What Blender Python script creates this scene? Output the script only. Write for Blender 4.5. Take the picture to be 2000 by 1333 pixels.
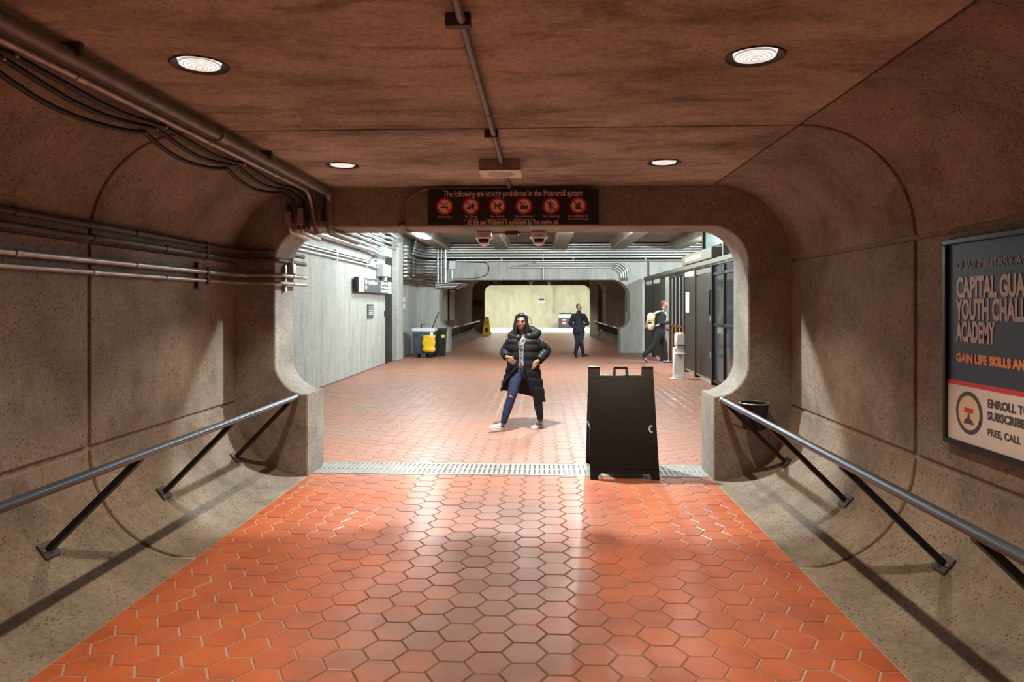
import bpy, math, random
from mathutils import Vector, Matrix

random.seed(7)
S = bpy.context.scene
for _o in list(bpy.data.objects):
    bpy.data.objects.remove(_o, do_unlink=True)
COL = S.collection
PI = math.pi
R = math.radians

# ------------------------------------------------------------------ camera
cam = bpy.data.cameras.new('camera')
cam.sensor_width = 36.0
cam.lens = 1350 / 2000 * 36.0
cam.shift_y = -69.5 / 2000
cam.clip_start = 0.05
cam.clip_end = 200
cam_o = bpy.data.objects.new('camera', cam)
cam_o.location = (0, 0, 1.65)
cam_o.rotation_euler = (R(90), 0, math.atan(58 / 1350))
COL.objects.link(cam_o)
S.camera = cam_o

# ------------------------------------------------------------------ world, exposure
world = bpy.data.worlds.new('world')
S.world = world
world.use_nodes = True
world.node_tree.nodes['Background'].inputs['Color'].default_value = (0.9, 0.85, 0.8, 1)
world.node_tree.nodes['Background'].inputs['Strength'].default_value = 0.008
vs = S.view_settings
vs.view_transform = 'Standard'
vs.look = 'None'
vs.gamma = 1.0
vs.use_curve_mapping = False
vs.exposure = 0.0

# light levels (W)
E_DOWN = 150.0        # recessed passage downlights
E_NEAR = 1250.0       # hall lamp just past the opening
E_HALL = 1900.0       # hall strip lamps, all but one added
E_FAR = 210.0        # end room lamps


def area_light(name, loc, sx, sy, energy, color, rot=(0, 0, 0), spread=180):
    l = bpy.data.lights.new(name, 'AREA')
    l.shape = 'RECTANGLE'
    l.size, l.size_y = sx, sy
    l.energy = energy
    l.color = color
    l.spread = R(spread)
    o = bpy.data.objects.new(name, l)
    o.location = loc
    o.rotation_euler = rot
    COL.objects.link(o)
    return o


def spot_light(name, loc, energy, color, size=120, blend=0.4, radius=0.09, parent=None, rot=(0, 0, 0)):
    l = bpy.data.lights.new(name, 'SPOT')
    l.energy = energy
    l.color = color
    l.spot_size = R(size)
    l.spot_blend = blend
    l.shadow_soft_size = radius
    o = bpy.data.objects.new(name, l)
    o.location = loc
    o.rotation_euler = rot
    COL.objects.link(o)
    if parent:
        o.parent = parent
    return o


# ------------------------------------------------------------------ materials
def nt(name):
    m = bpy.data.materials.new(name)
    m.use_nodes = True
    t = m.node_tree
    return m, t, t.nodes['Principled BSDF']


def plain(name, color, rough=0.5, metal=0.0, spec=0.5, emit=None, estr=0.0, alpha=None, trans=0.0, noise=0.0, nscale=20.0, bump=0.0):
    m, t, b = nt(name)
    b.inputs['Base Color'].default_value = (*color, 1)
    b.inputs['Roughness'].default_value = rough
    b.inputs['Metallic'].default_value = metal
    b.inputs['Specular IOR Level'].default_value = spec
    if trans:
        b.inputs['Transmission Weight'].default_value = trans
    if emit:
        b.inputs['Emission Color'].default_value = (*emit, 1)
        b.inputs['Emission Strength'].default_value = estr
    if noise or bump:
        g = t.nodes.new('ShaderNodeNewGeometry')
        n = t.nodes.new('ShaderNodeTexNoise')
        n.inputs['Scale'].default_value = nscale
        n.inputs['Detail'].default_value = 5
        t.links.new(g.outputs['Position'], n.inputs['Vector'])
        if noise:
            mp = t.nodes.new('ShaderNodeMapRange')
            mp.inputs['From Min'].default_value = 0.3
            mp.inputs['From Max'].default_value = 0.7
            mp.inputs['To Min'].default_value = 1 - noise
            mp.inputs['To Max'].default_value = 1 + noise
            t.links.new(n.outputs['Fac'], mp.inputs['Value'])
            mx = t.nodes.new('ShaderNodeVectorMath')
            mx.operation = 'SCALE'
            mx.inputs[0].default_value = color
            t.links.new(mp.outputs['Result'], mx.inputs['Scale'])
            t.links.new(mx.outputs['Vector'], b.inputs['Base Color'])
        if bump:
            bp = t.nodes.new('ShaderNodeBump')
            bp.inputs['Strength'].default_value = bump
            bp.inputs['Distance'].default_value = 0.01
            t.links.new(n.outputs['Fac'], bp.inputs['Height'])
            t.links.new(bp.outputs['Normal'], b.inputs['Normal'])
    return m


def ramp(t, stops, inp, interp='LINEAR'):
    r = t.nodes.new('ShaderNodeValToRGB')
    r.color_ramp.interpolation = interp
    e = r.color_ramp.elements
    while len(e) < len(stops):
        e.new(0.5)
    for k, (p, c) in enumerate(stops):
        e[k].position = p
        e[k].color = (*c, 1) if len(c) == 3 else c
    t.links.new(inp, r.inputs['Fac'])
    return r


def mixc(t, fac, a, b, blend='MIX'):
    m = t.nodes.new('ShaderNodeMix')
    m.data_type = 'RGBA'
    m.blend_type = blend
    if isinstance(fac, (int, float)):
        m.inputs['Factor'].default_value = fac
    else:
        t.links.new(fac, m.inputs['Factor'])
    for v, s in ((a, 'A'), (b, 'B')):
        sock = [i for i in m.inputs if i.name == s and i.type == 'RGBA'][0]
        if isinstance(v, tuple):
            sock.default_value = (*v, 1)
        else:
            t.links.new(v, sock)
    return [o for o in m.outputs if o.type == 'RGBA'][0]


def noise(t, vec, scale, detail=5, rough=0.6, dist=0.0):
    n = t.nodes.new('ShaderNodeTexNoise')
    n.inputs['Scale'].default_value = scale
    n.inputs['Detail'].default_value = detail
    n.inputs['Roughness'].default_value = rough
    n.inputs['Distortion'].default_value = dist
    t.links.new(vec, n.inputs['Vector'])
    return n.outputs['Fac']


def vmul(t, vec, s):
    m = t.nodes.new('ShaderNodeVectorMath')
    m.operation = 'MULTIPLY'
    m.inputs[1].default_value = s
    t.links.new(vec, m.inputs[0])
    return m.outputs['Vector']


def concrete(name, light, mid, dark, pits=0.5, stain=0.5, rough=0.85, streak=(1, 1, 1), board=0.0, stain_c=(0.4, 0.36, 0.32)):
    m, t, b = nt(name)
    g = t.nodes.new('ShaderNodeNewGeometry')
    P = g.outputs['Position']
    big = ramp(t, [(0.3, dark), (0.5, mid), (0.72, light)], noise(t, vmul(t, P, streak), 1.7, 6, 0.62)).outputs['Color']
    fine = ramp(t, [(0.3, (0.74, 0.74, 0.74)), (0.6, (1.06, 1.06, 1.06))], noise(t, P, 34, 4, 0.7)).outputs['Color']
    c = mixc(t, 1.0, big, fine, 'MULTIPLY')
    if stain:
        st = ramp(t, [(0.50, (0, 0, 0)), (0.68, (stain,) * 3)], noise(t, vmul(t, P, streak), 3.1, 8, 0.72, 0.6)).outputs['Color']
        c = mixc(t, st, c, mixc(t, 1.0, c, stain_c, 'MULTIPLY'))
    pit = None
    if pits:
        v = t.nodes.new('ShaderNodeTexVoronoi')
        v.inputs['Scale'].default_value = 42
        v.inputs['Randomness'].default_value = 1.0
        t.links.new(P, v.inputs['Vector'])
        pm = noise(t, P, 7.0, 3, 0.6)
        sub = t.nodes.new('ShaderNodeMath')
        sub.operation = 'MULTIPLY_ADD'
        t.links.new(pm, sub.inputs[0])
        sub.inputs[1].default_value = -0.55
        t.links.new(v.outputs['Distance'], sub.inputs[2])
        pr = ramp(t, [(0.0, (pits,) * 3), (0.055, (0, 0, 0))], sub.outputs['Value'])
        sub2 = t.nodes.new('ShaderNodeMath')
        sub2.operation = 'ADD'
        sub2.inputs[1].default_value = 0.1
        t.links.new(sub.outputs['Value'], sub2.inputs[0])
        t.links.new(sub2.outputs['Value'], pr.inputs['Fac'])
        pit = pr.outputs['Color']
        c = mixc(t, pit, c, (0.07, 0.055, 0.045))
    t.links.new(c, b.inputs['Base Color'])
    b.inputs['Roughness'].default_value = rough
    b.inputs['Specular IOR Level'].default_value = 0.25
    bp = t.nodes.new('ShaderNodeBump')
    bp.inputs['Strength'].default_value = 0.35
    bp.inputs['Distance'].default_value = 0.008
    t.links.new(noise(t, P, 60, 4, 0.7), bp.inputs['Height'])
    t.links.new(bp.outputs['Normal'], b.inputs['Normal'])
    return m


def tile_mat(name, island):
    m, t, b = nt(name)
    g = t.nodes.new('ShaderNodeNewGeometry')
    P = g.outputs['Position']
    if island:
        rnd = g.outputs['Random Per Island']
    else:
        rnd = t.nodes.new('ShaderNodeObjectInfo').outputs['Random']
    base = ramp(t, [(0.0, (0.42, 0.078, 0.020)), (0.35, (0.53, 0.115, 0.026)), (0.7, (0.59, 0.138, 0.030)), (1.0, (0.49, 0.095, 0.026))], rnd).outputs['Color']
    base = mixc(t, 0.55, base, ramp(t, [(0.3, (0.30, 0.060, 0.022)), (0.5, (0.50, 0.115, 0.032)), (0.72, (0.62, 0.160, 0.036))], noise(t, P, 2.6, 6, 0.68)).outputs['Color'])
    # trodden middle of the passage: greyed by foot dirt
    sx = t.nodes.new('ShaderNodeSeparateXYZ')
    t.links.new(P, sx.inputs['Vector'])
    a = t.nodes.new('ShaderNodeMath'); a.operation = 'ADD'; a.inputs[1].default_value = 0.28
    t.links.new(sx.outputs['X'], a.inputs[0])
    ab = t.nodes.new('ShaderNodeMath'); ab.operation = 'ABSOLUTE'
    t.links.new(a.outputs['Value'], ab.inputs[0])
    w = t.nodes.new('ShaderNodeMath'); w.operation = 'MULTIPLY_ADD'; w.inputs[1].default_value = 1.2
    t.links.new(noise(t, P, 1.3, 3, 0.5), w.inputs[0])
    t.links.new(ab.outputs['Value'], w.inputs[2])
    w2 = t.nodes.new('ShaderNodeMath'); w2.operation = 'MULTIPLY'; w2.inputs[1].default_value = 0.62
    t.links.new(w.outputs['Value'], w2.inputs[0])
    wr = ramp(t, [(0.50, (0.85, 0.85, 0.85)), (0.98, (0, 0, 0))], w2.outputs['Value']).outputs['Color']
    yr = t.nodes.new('ShaderNodeMapRange')
    yr.inputs['From Min'].default_value = 5.6
    yr.inputs['From Max'].default_value = 7.0
    yr.inputs['To Min'].default_value = 1.0
    yr.inputs['To Max'].default_value = 0.0
    t.links.new(sx.outputs['Y'], yr.inputs['Value'])
    wr = mixc(t, yr.outputs['Result'], (0.0, 0.0, 0.0), wr)
    # hall floor: pale glare of the bright hall put into the tile colour, patchy
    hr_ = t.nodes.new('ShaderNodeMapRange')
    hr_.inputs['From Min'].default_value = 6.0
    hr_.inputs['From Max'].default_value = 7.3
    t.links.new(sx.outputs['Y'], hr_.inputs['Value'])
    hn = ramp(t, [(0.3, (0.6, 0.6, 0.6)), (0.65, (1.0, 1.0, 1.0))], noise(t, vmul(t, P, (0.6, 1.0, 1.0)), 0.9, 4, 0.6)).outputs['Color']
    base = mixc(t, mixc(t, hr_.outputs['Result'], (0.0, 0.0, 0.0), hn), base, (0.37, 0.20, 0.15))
    grey = ramp(t, [(0.0, (0.165, 0.070, 0.047)), (1.0, (0.235, 0.112, 0.078))], rnd).outputs['Color']
    c = mixc(t, wr, base, grey)
    t.links.new(c, b.inputs['Base Color'])
    rr = ramp(t, [(0.3, (0.46, 0.46, 0.46)), (0.7, (0.6, 0.6, 0.6))], noise(t, P, 3.0, 4, 0.6)).outputs['Color']
    t.links.new(rr, b.inputs['Roughness'])
    b.inputs['Specular IOR Level'].default_value = 0.52
    b.inputs['Coat Weight'].default_value = 0.13
    b.inputs['Coat Roughness'].default_value = 0.22
    bp = t.nodes.new('ShaderNodeBump')
    bp.inputs['Strength'].default_value = 0.12
    bp.inputs['Distance'].default_value = 0.01
    t.links.new(noise(t, P, 18, 3, 0.6), bp.inputs['Height'])
    t.links.new(bp.outputs['Normal'], b.inputs['Normal'])
    return m


M = {}
M['conc'] = concrete('passage_concrete', (0.37, 0.31, 0.25), (0.29, 0.24, 0.19), (0.19, 0.155, 0.125), pits=0.75, stain=0.45)
M['conc_ceil'] = concrete('ceiling_concrete', (0.60, 0.53, 0.46), (0.45, 0.39, 0.33), (0.24, 0.20, 0.165), pits=0.3, stain=0.95, streak=(0.55, 1.25, 1), stain_c=(0.42, 0.38, 0.34))
M['conc_portal'] = concrete('portal_concrete', (0.40, 0.36, 0.32), (0.32, 0.285, 0.25), (0.22, 0.195, 0.17), pits=0.7, stain=0.4)
M['conc_hall'] = concrete('hall_concrete', (0.52, 0.53, 0.505), (0.455, 0.465, 0.445), (0.36, 0.37, 0.35), pits=0.3, stain=0.4, streak=(3, 3, 0.5), stain_c=(0.62, 0.62, 0.58))
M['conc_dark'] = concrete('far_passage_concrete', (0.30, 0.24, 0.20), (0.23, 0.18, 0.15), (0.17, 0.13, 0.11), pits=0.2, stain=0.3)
M['conc_hceil'] = concrete('hall_ceiling_concrete', (0.30, 0.28, 0.23), (0.24, 0.22, 0.18), (0.18, 0.165, 0.135), pits=0.2, stain=0.3)  # dark tone stands for the shade above the hall lamps
M['joint'] = plain('joint_sealant', (0.26, 0.20, 0.16), 0.9, noise=0.3)
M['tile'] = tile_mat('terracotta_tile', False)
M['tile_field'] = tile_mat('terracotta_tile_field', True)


def grout_mat():
    m, t, b = nt('floor_grout')
    g = t.nodes.new('ShaderNodeNewGeometry')
    P = g.outputs['Position']
    sx = t.nodes.new('ShaderNodeSeparateXYZ')
    t.links.new(P, sx.inputs['Vector'])
    a = t.nodes.new('ShaderNodeMath'); a.operation = 'ADD'; a.inputs[1].default_value = 0.28
    t.links.new(sx.outputs['X'], a.inputs[0])
    ab = t.nodes.new('ShaderNodeMath'); ab.operation = 'ABSOLUTE'
    t.links.new(a.outputs['Value'], ab.inputs[0])
    w = t.nodes.new('ShaderNodeMath'); w.operation = 'MULTIPLY_ADD'; w.inputs[1].default_value = 0.9
    t.links.new(noise(t, P, 2.0, 4, 0.6), w.inputs[0])
    t.links.new(ab.outputs['Value'], w.inputs[2])
    c = ramp(t, [(0.45, (0.13, 0.085, 0.065)), (0.80, (0.40, 0.35, 0.31))], w.outputs['Value']).outputs['Color']
    md = t.nodes.new('ShaderNodeMath'); md.operation = 'MULTIPLY'; md.inputs[1].default_value = 0.5
    t.links.new(w.outputs['Value'], md.inputs[0])
    c.node.inputs['Fac'].links and t.links.new(md.outputs['Value'], c.node.inputs['Fac'])
    t.links.new(c, b.inputs['Base Color'])
    b.inputs['Roughness'].default_value = 0.85
    return m


M['grout'] = grout_mat()
M['steel'] = plain('galvanised_steel', (0.55, 0.56, 0.55), 0.38, 0.85, noise=0.15, nscale=30)
M['conduit'] = plain('passage_conduit', (0.40, 0.35, 0.31), 0.45, 0.55, noise=0.2, nscale=12)
M['conduit_mid'] = plain('weathered_conduit', (0.20, 0.175, 0.16), 0.5, 0.5, noise=0.25, nscale=12)
M['conduit_dk'] = plain('dark_conduit', (0.075, 0.06, 0.055), 0.6, 0.2, noise=0.3, nscale=12)
M['cable'] = plain('black_cable', (0.02, 0.018, 0.017), 0.6)
M['rail'] = plain('rail_steel', (0.10, 0.125, 0.165), 0.33, 0.6)
M['black_metal'] = plain('black_painted_metal', (0.012, 0.012, 0.012), 0.4, 0.3)
M['black_plastic'] = plain('black_plastic', (0.007, 0.006, 0.007), 0.45, bump=0.05, nscale=120)
M['white_plastic'] = plain('white_plastic', (0.82, 0.82, 0.80), 0.4)
M['beige_plastic'] = plain('beige_plastic', (0.72, 0.66, 0.58), 0.5)
M['lamp'] = plain('lamp_glass', (0.9, 0.9, 0.88), 0.4, emit=(1.0, 0.95, 0.88), estr=1.1)
M['lamp_rib'] = plain('lamp_rib', (0.75, 0.73, 0.70), 0.5, emit=(1.0, 0.93, 0.85), estr=0.35)
M['tube'] = plain('fluorescent_tube', (0.9, 0.9, 0.9), 0.4, emit=(0.95, 1.0, 0.97), estr=9.0)
M['lamp_ring'] = plain('lamp_ring', (0.05, 0.035, 0.028), 0.6)
M['grate'] = plain('grate_metal', (0.36, 0.37, 0.35), 0.5, 0.5, noise=0.2, nscale=8)
M['void_shade'] = plain('drain_shade', (0.01, 0.01, 0.01), 0.9)


# ------------------------------------------------------------------ mesh helpers
class MB:
    def __init__(s):
        s.v, s.f = [], []

    def add(s, vs_, fs_):
        o = len(s.v)
        s.v += [tuple(p) for p in vs_]
        s.f += [tuple(i + o for i in f) for f in fs_]
        return s

    def box(s, c, size, rot=None, bev=0.0):
        hx, hy, hz = size[0] / 2, size[1] / 2, size[2] / 2
        b = min(bev, hx * 0.9, hy * 0.9, hz * 0.9)
        pts = []
        fs = []
        if b <= 0:
            pts = [Vector((x, y, z)) for x in (-hx, hx) for y in (-hy, hy) for z in (-hz, hz)]
            fs = [(0, 1, 3, 2), (4, 6, 7, 5), (0, 4, 5, 1), (2, 3, 7, 6), (0, 2, 6, 4), (1, 5, 7, 3)]
        else:
            idx = {}
            for sx in (-1, 1):
                for sy in (-1, 1):
                    for sz in (-1, 1):
                        for a in range(3):
                            d = [hx - b, hy - b, hz - b]
                            d[a] += b
                            idx[(sx, sy, sz, a)] = len(pts)
                            pts.append(Vector((sx * d[0], sy * d[1], sz * d[2])))
            g = lambda sx, sy, sz, a: idx[(sx, sy, sz, a)]
            for q in (-1, 1):
                fs.append([g(q, *t_, 0) for t_ in ((-1, -1), (1, -1), (1, 1), (-1, 1))])
                fs.append([g(t_[0], q, t_[1], 1) for t_ in ((-1, -1), (1, -1), (1, 1), (-1, 1))])
                fs.append([g(t_[0], t_[1], q, 2) for t_ in ((-1, -1), (1, -1), (1, 1), (-1, 1))])
            for p in (-1, 1):
                for q in (-1, 1):
                    fs.append([g(-1, p, q, 1), g(1, p, q, 1), g(1, p, q, 2), g(-1, p, q, 2)])
                    fs.append([g(p, -1, q, 0), g(p, 1, q, 0), g(p, 1, q, 2), g(p, -1, q, 2)])
                    fs.append([g(p, q, -1, 0), g(p, q, 1, 0), g(p, q, 1, 1), g(p, q, -1, 1)])
            for sx in (-1, 1):
                for sy in (-1, 1):
                    for sz in (-1, 1):
                        fs.append([g(sx, sy, sz, 0), g(sx, sy, sz, 1), g(sx, sy, sz, 2)])
        if rot is not None:
            mr = rot if isinstance(rot, Matrix) else Matrix.Rotation(rot, 3, 'Z')
            pts = [mr @ p for p in pts]
        c = Vector(c)
        return s.add([p + c for p in pts], fs)

    def tube(s, pts, r, seg=10, caps=True, up=None, sx=1.0):
        pts = [Vector(p) for p in pts]
        n = len(pts)
        rs = r if isinstance(r, (list, tuple)) else [r] * n
        tang = []
        for i in range(n):
            a = pts[max(i - 1, 0)]
            b_ = pts[min(i + 1, n - 1)]
            d = (b_ - a)
            tang.append(d.normalized() if d.length > 1e-9 else Vector((0, 0, 1)))
        u = Vector(up) if up else (Vector((0, 0, 1)) if abs(tang[0].z) < 0.9 else Vector((1, 0, 0)))
        rings = []
        for i in range(n):
            tt = tang[i]
            u = (u - tt * u.dot(tt)).normalized()
            w = tt.cross(u)
            rings.append([pts[i] + (u * math.cos(a) + w * math.sin(a) * sx) * rs[i] for a in [2 * PI * k / seg for k in range(seg)]])
        return s.loft(rings, caps=caps)

    def loft(s, rings, caps=True, closed=True):
        o = len(s.v)
        m = len(rings[0])
        for r_ in rings:
            s.v += [tuple(p) for p in r_]
        for i in range(len(rings) - 1):
            for k in range(m if closed else m - 1):
                k2 = (k + 1) % m
                s.f.append((o + i * m + k, o + i * m + k2, o + (i + 1) * m + k2, o + (i + 1) * m + k))
        if caps and closed:
            s.f.append(tuple(o + k for k in range(m - 1, -1, -1)))
            s.f.append(tuple(o + (len(rings) - 1) * m + k for k in range(m)))
        return s

    def lathe(s, prof, seg=24, c=(0, 0, 0), sx=1, sy=1, caps=True):
        rings = [[(c[0] + r_ * sx * math.cos(2 * PI * k / seg), c[1] + r_ * sy * math.sin(2 * PI * k / seg), c[2] + z) for k in range(seg)] for r_, z in prof]
        return s.loft(rings, caps=caps)

    def prism(s, poly, axis, a, b):
        """poly in the plane across `axis`, extruded from a to b"""
        def mk(p, q):
            if axis == 'x':
                return (q, p[0], p[1])
            if axis == 'y':
                return (p[0], q, p[1])
            return (p[0], p[1], q)
        n = len(poly)
        vs_ = [mk(p, a) for p in poly] + [mk(p, b) for p in poly]
        fs = [tuple(range(n)), tuple(range(2 * n - 1, n - 1, -1))]
        fs += [(i, i + n, (i + 1) % n + n, (i + 1) % n) for i in range(n)]
        return s.add(vs_, fs)

    def sphere(s, c, r, seg=16, ring=10, mat=None):
        c = Vector(c)
        rr = r if isinstance(r, (tuple, list)) else (r, r, r)
        rings = []
        for i in range(ring + 1):
            a = -PI / 2 + PI * i / ring
            rings.append([Vector((rr[0] * math.cos(a) * math.cos(2 * PI * k / seg), rr[1] * math.cos(a) * math.sin(2 * PI * k / seg), rr[2] * math.sin(a))) for k in range(seg)])
        rings[0] = [p * 1.0 for p in rings[0]]
        if mat is not None:
            rings = [[mat @ p for p in r_] for r_ in rings]
        return s.loft([[p + c for p in r_] for r_ in rings], caps=False)

    def build(s, name, mat, parent=None, smooth=False, angle=None, loc=None):
        me = bpy.data.meshes.new(name)
        me.from_pydata(s.v, [], s.f)
        me.validate()
        import bmesh as _b
        bm = _b.new()
        bm.from_mesh(me)
        _b.ops.remove_doubles(bm, verts=bm.verts, dist=1e-6)
        _b.ops.recalc_face_normals(bm, faces=bm.faces)
        bm.to_mesh(me)
        bm.free()
        if loc is not None:
            me.transform(Matrix.Translation(-Vector(loc)))
        o = bpy.data.objects.new(name, me)
        COL.objects.link(o)
        if mat is not None:
            me.materials.append(M[mat] if isinstance(mat, str) else mat)
        if smooth or angle:
            for p in me.polygons:
                p.use_smooth = True
            if angle:
                me.set_sharp_from_angle(angle=R(angle))
        if loc is not None:
            o.location = loc
        if parent is not None:
            o.parent = parent
            if loc is None:
                o.location = tuple(-x for x in parent.location) if parent.get('_ofs') is None else o.location
        return o


def tag(o, label=None, cat=None, group=None, kind=None):
    if label:
        o['label'] = label
    if cat:
        o['category'] = cat
    if group:
        o['group'] = group
    if kind:
        o['kind'] = kind
    return o


def empty(name, loc=(0, 0, 0)):
    o = bpy.data.objects.new(name, None)
    o.empty_display_size = 0.1
    o.location = loc
    COL.objects.link(o)
    return o


def struct(o, label=None, cat=None):
    o['kind'] = 'structure'
    if label:
        o['label'] = label
    if cat:
        o['category'] = cat
    return o


def copy_tree(o, parent=None, delta=(0, 0, 0)):
    c = o.copy()
    COL.objects.link(c)
    c.parent = parent
    if parent is None:
        c.location = Vector(o.location) + Vector(delta)
    for ch in list(o.children):
        copy_tree(ch, c)
    return c


# ------------------------------------------------------------------ passage shell
CX = -0.32
FH, WH, RR, CZ = 1.94, 2.65, 0.71, 2.785
YP, YB = 6.58, 7.09
JOINTS = [-4.22, -2.06, 0.10, 2.26, 4.42, 6.58]


def arc(cx, cz, r, a0, a1, n):
    return [(cx + r * math.cos(R(a0 + (a1 - a0) * k / n)), cz + r * math.sin(R(a0 + (a1 - a0) * k / n))) for k in range(n + 1)]


def side_profiles(sgn):
    """lists of (x, z, outward nx, nz): base curve, wall, arch"""
    g = 0.017 / RR * 57.3
    b = [(p, ((p[0]) / RR, (p[1]) / RR)) for p in arc(0, 0, RR, -90, 0 - g, 14)]
    base = [(sgn * (FH + p[0]), RR + p[1], sgn * n[0], n[1]) for p, n in b]
    wall = [(sgn * WH, z, sgn, 0) for z in (RR + 0.0, 1.2, 1.7, CZ - RR - 0.0)]
    wall = [(sgn * WH, z, sgn, 0) for z in (RR + 0.017, 1.2, 1.7, CZ - RR - 0.017)]
    a = [(p, (p[0] / RR, p[1] / RR)) for p in arc(0, 0, RR, 0 + g, 90 - g, 14)]
    arch = [(sgn * (WH - RR + p[0]), CZ - RR + p[1], sgn * n[0], n[1]) for p, n in a]
    return base, wall, arch


def panel(prof, y0, y1, name, mat, parent, d=0.02, bev=0.006, cx=CX):
    """slab of concrete along a cross-section, edges rounded into the joints"""
    n = len(prof)
    P = [(Vector((p[0], p[1])), Vector((p[2], p[3]))) for p in prof]
    t0 = (P[1][0] - P[0][0]).normalized()
    t1 = (P[-1][0] - P[-2][0]).normalized()
    rows = [(P[0][0], P[0][1], d), (P[0][0], P[0][1], bev), (P[0][0] + t0 * bev, P[0][1], 0)]
    rows += [(p, q, 0) for p, q in P[1:-1]]
    rows += [(P[-1][0] - t1 * bev, P[-1][1], 0), (P[-1][0], P[-1][1], bev), (P[-1][0], P[-1][1], d)]
    cols = [(y0, d), (y0, bev), (y0 + bev, 0), (y1 - bev, 0), (y1, bev), (y1, d)]
    b = MB()
    rings = []
    for p, q, off in rows:
        ring = []
        for y, oy in cols:
            o_ = max(off, oy)
            ring.append((cx + p.x + q.x * o_, y, p.y + q.y * o_))
        rings.append(ring)
    b.loft(rings, caps=False, closed=False)
    return b.build(name, mat, parent, angle=40)


def backing(prof, y0, y1, name, mat, d=0.018, cx=CX):
    b = MB()
    b.loft([[(cx + p[0] + p[2] * d, y, p[1] + p[3] * d) for y in (y0, y1)] for p in prof], caps=False, closed=False)
    b.loft([[(cx + p[0] + p[2] * (d + 0.2), y, p[1] + p[3] * (d + 0.2)) for y in (y0, y1)] for p in prof], caps=False, closed=False)
    return b.build(name, mat, angle=40)


HG = 0.017
for side, sgn in (('left', -1), ('right', 1)):
    base, wall, arch = side_profiles(sgn)
    w = struct(backing(base + wall + arch, -4.3, YP, 'wall_' + side, 'joint'))
    for y0, y1 in zip(JOINTS[:-1], JOINTS[1:]):
        ye = y1 - HG if y1 < YP else y1
        for pr in (base, wall, arch):
            panel(pr, y0 + HG, ye, 'concrete_panel', 'conc', w)

# ceiling: panels with round holes for the downlights
LX = (-1.61, 0.97)
LY = (-1.49, 0.85, 3.19, 5.53)
CHALF = WH - RR - 0.012
ceil_b = MB()
ceil_b.box((CX, (YP - 4.3) / 2, CZ + 0.26), (2 * (WH - RR) + 0.2, YP + 4.3, 0.1))
ceiling = struct(ceil_b.build('ceiling', 'joint'))
HR = 0.125


def ceil_panel(y0, y1):
    b = MB()
    ls = [(x, y) for x in LX for y in LY if y0 < y < y1]
    xs = sorted({CX - CHALF, CX + CHALF} | {x + q * 0.2 for x, _ in ls for q in (-1, 1)})
    ys = sorted({y0, y1} | {y + q * 0.2 for _, y in ls for q in (-1, 1)})
    for xa, xb in zip(xs[:-1], xs[1:]):
        for ya, yb in zip(ys[:-1], ys[1:]):
            hole = [l for l in ls if abs((xa + xb) / 2 - l[0]) < 0.01 and abs((ya + yb) / 2 - l[1]) < 0.01]
            if not hole:
                b.add([(xa, ya, CZ), (xb, ya, CZ), (xb, yb, CZ), (xa, yb, CZ)], [(0, 1, 2, 3)])
            else:
                cx_, cy_ = hole[0]
                n = 32
                o_, i_, u_ = [], [], []
                for k in range(n):
                    a = 2 * PI * k / n + PI / n * 0
                    ca, sa = math.cos(a), math.sin(a)
                    q = 0.2 / max(abs(ca), abs(sa))
                    o_.append((cx_ + ca * q, cy_ + sa * q, CZ))
                    i_.append((cx_ + ca * HR, cy_ + sa * HR, CZ))
                    u_.append((cx_ + ca * HR, cy_ + sa * HR, CZ + 0.2))
                b.loft([o_, i_, u_], caps=False)
    x0, x1 = CX - CHALF, CX + CHALF
    for (pa, pb) in (((x0, y0), (x1, y0)), ((x1, y0), (x1, y1)), ((x1, y1), (x0, y1)), ((x0, y1), (x0, y0))):
        b.add([(*pa, CZ), (*pb, CZ), (*pb, CZ + 0.3), (*pa, CZ + 0.3)], [(0, 1, 2, 3)])
    return b.build('ceiling_panel', 'conc_ceil', ceiling)


for y0, y1 in zip(JOINTS[:-1], JOINTS[1:]):
    ceil_panel(y0 + 0.012, y1 - 0.012 if y1 < YP else y1)

b = MB()  # end wall added unseen to bounce light; the passage runs on
b.box((CX, -4.35, 1.6), (6.2, 0.1, 3.6))
struct(b.build('wall_back_added', 'conc'))


# ------------------------------------------------------------------ opening between passage and hall (keyhole in a thick wall)
def keyhole(xl, xr, lip, zl, ztop, r_top, r_low, n=12):
    """half-open outline from the left floor point to the right floor point, with outward normals (into the wall)"""
    L, Rr = xl - lip, xr + lip
    pts = [((xl, 0.0), (-1, 0))]
    sxl = lip
    if lip:
        pts.append(((xl, zl), (-1, -1)))
    for k in range(1, n if lip else 1):
        a = R(270 - 90 * k / n)
        pts.append(((xl + sxl * math.cos(a), zl + r_low + r_low * math.sin(a)), (math.cos(a), math.sin(a))))
    for k in range(n + 1):
        a = R(180 - 90 * k / n)
        pts.append(((L + r_top + r_top * math.cos(a), ztop - r_top + r_top * math.sin(a)), (math.cos(a), math.sin(a))))
    half = pts
    out = list(half)
    mid = (xl + xr) / 2
    for (p, nrm) in reversed(half):
        out.append(((2 * mid - p[0], p[1]), (-nrm[0], nrm[1])))
    return out


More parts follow.
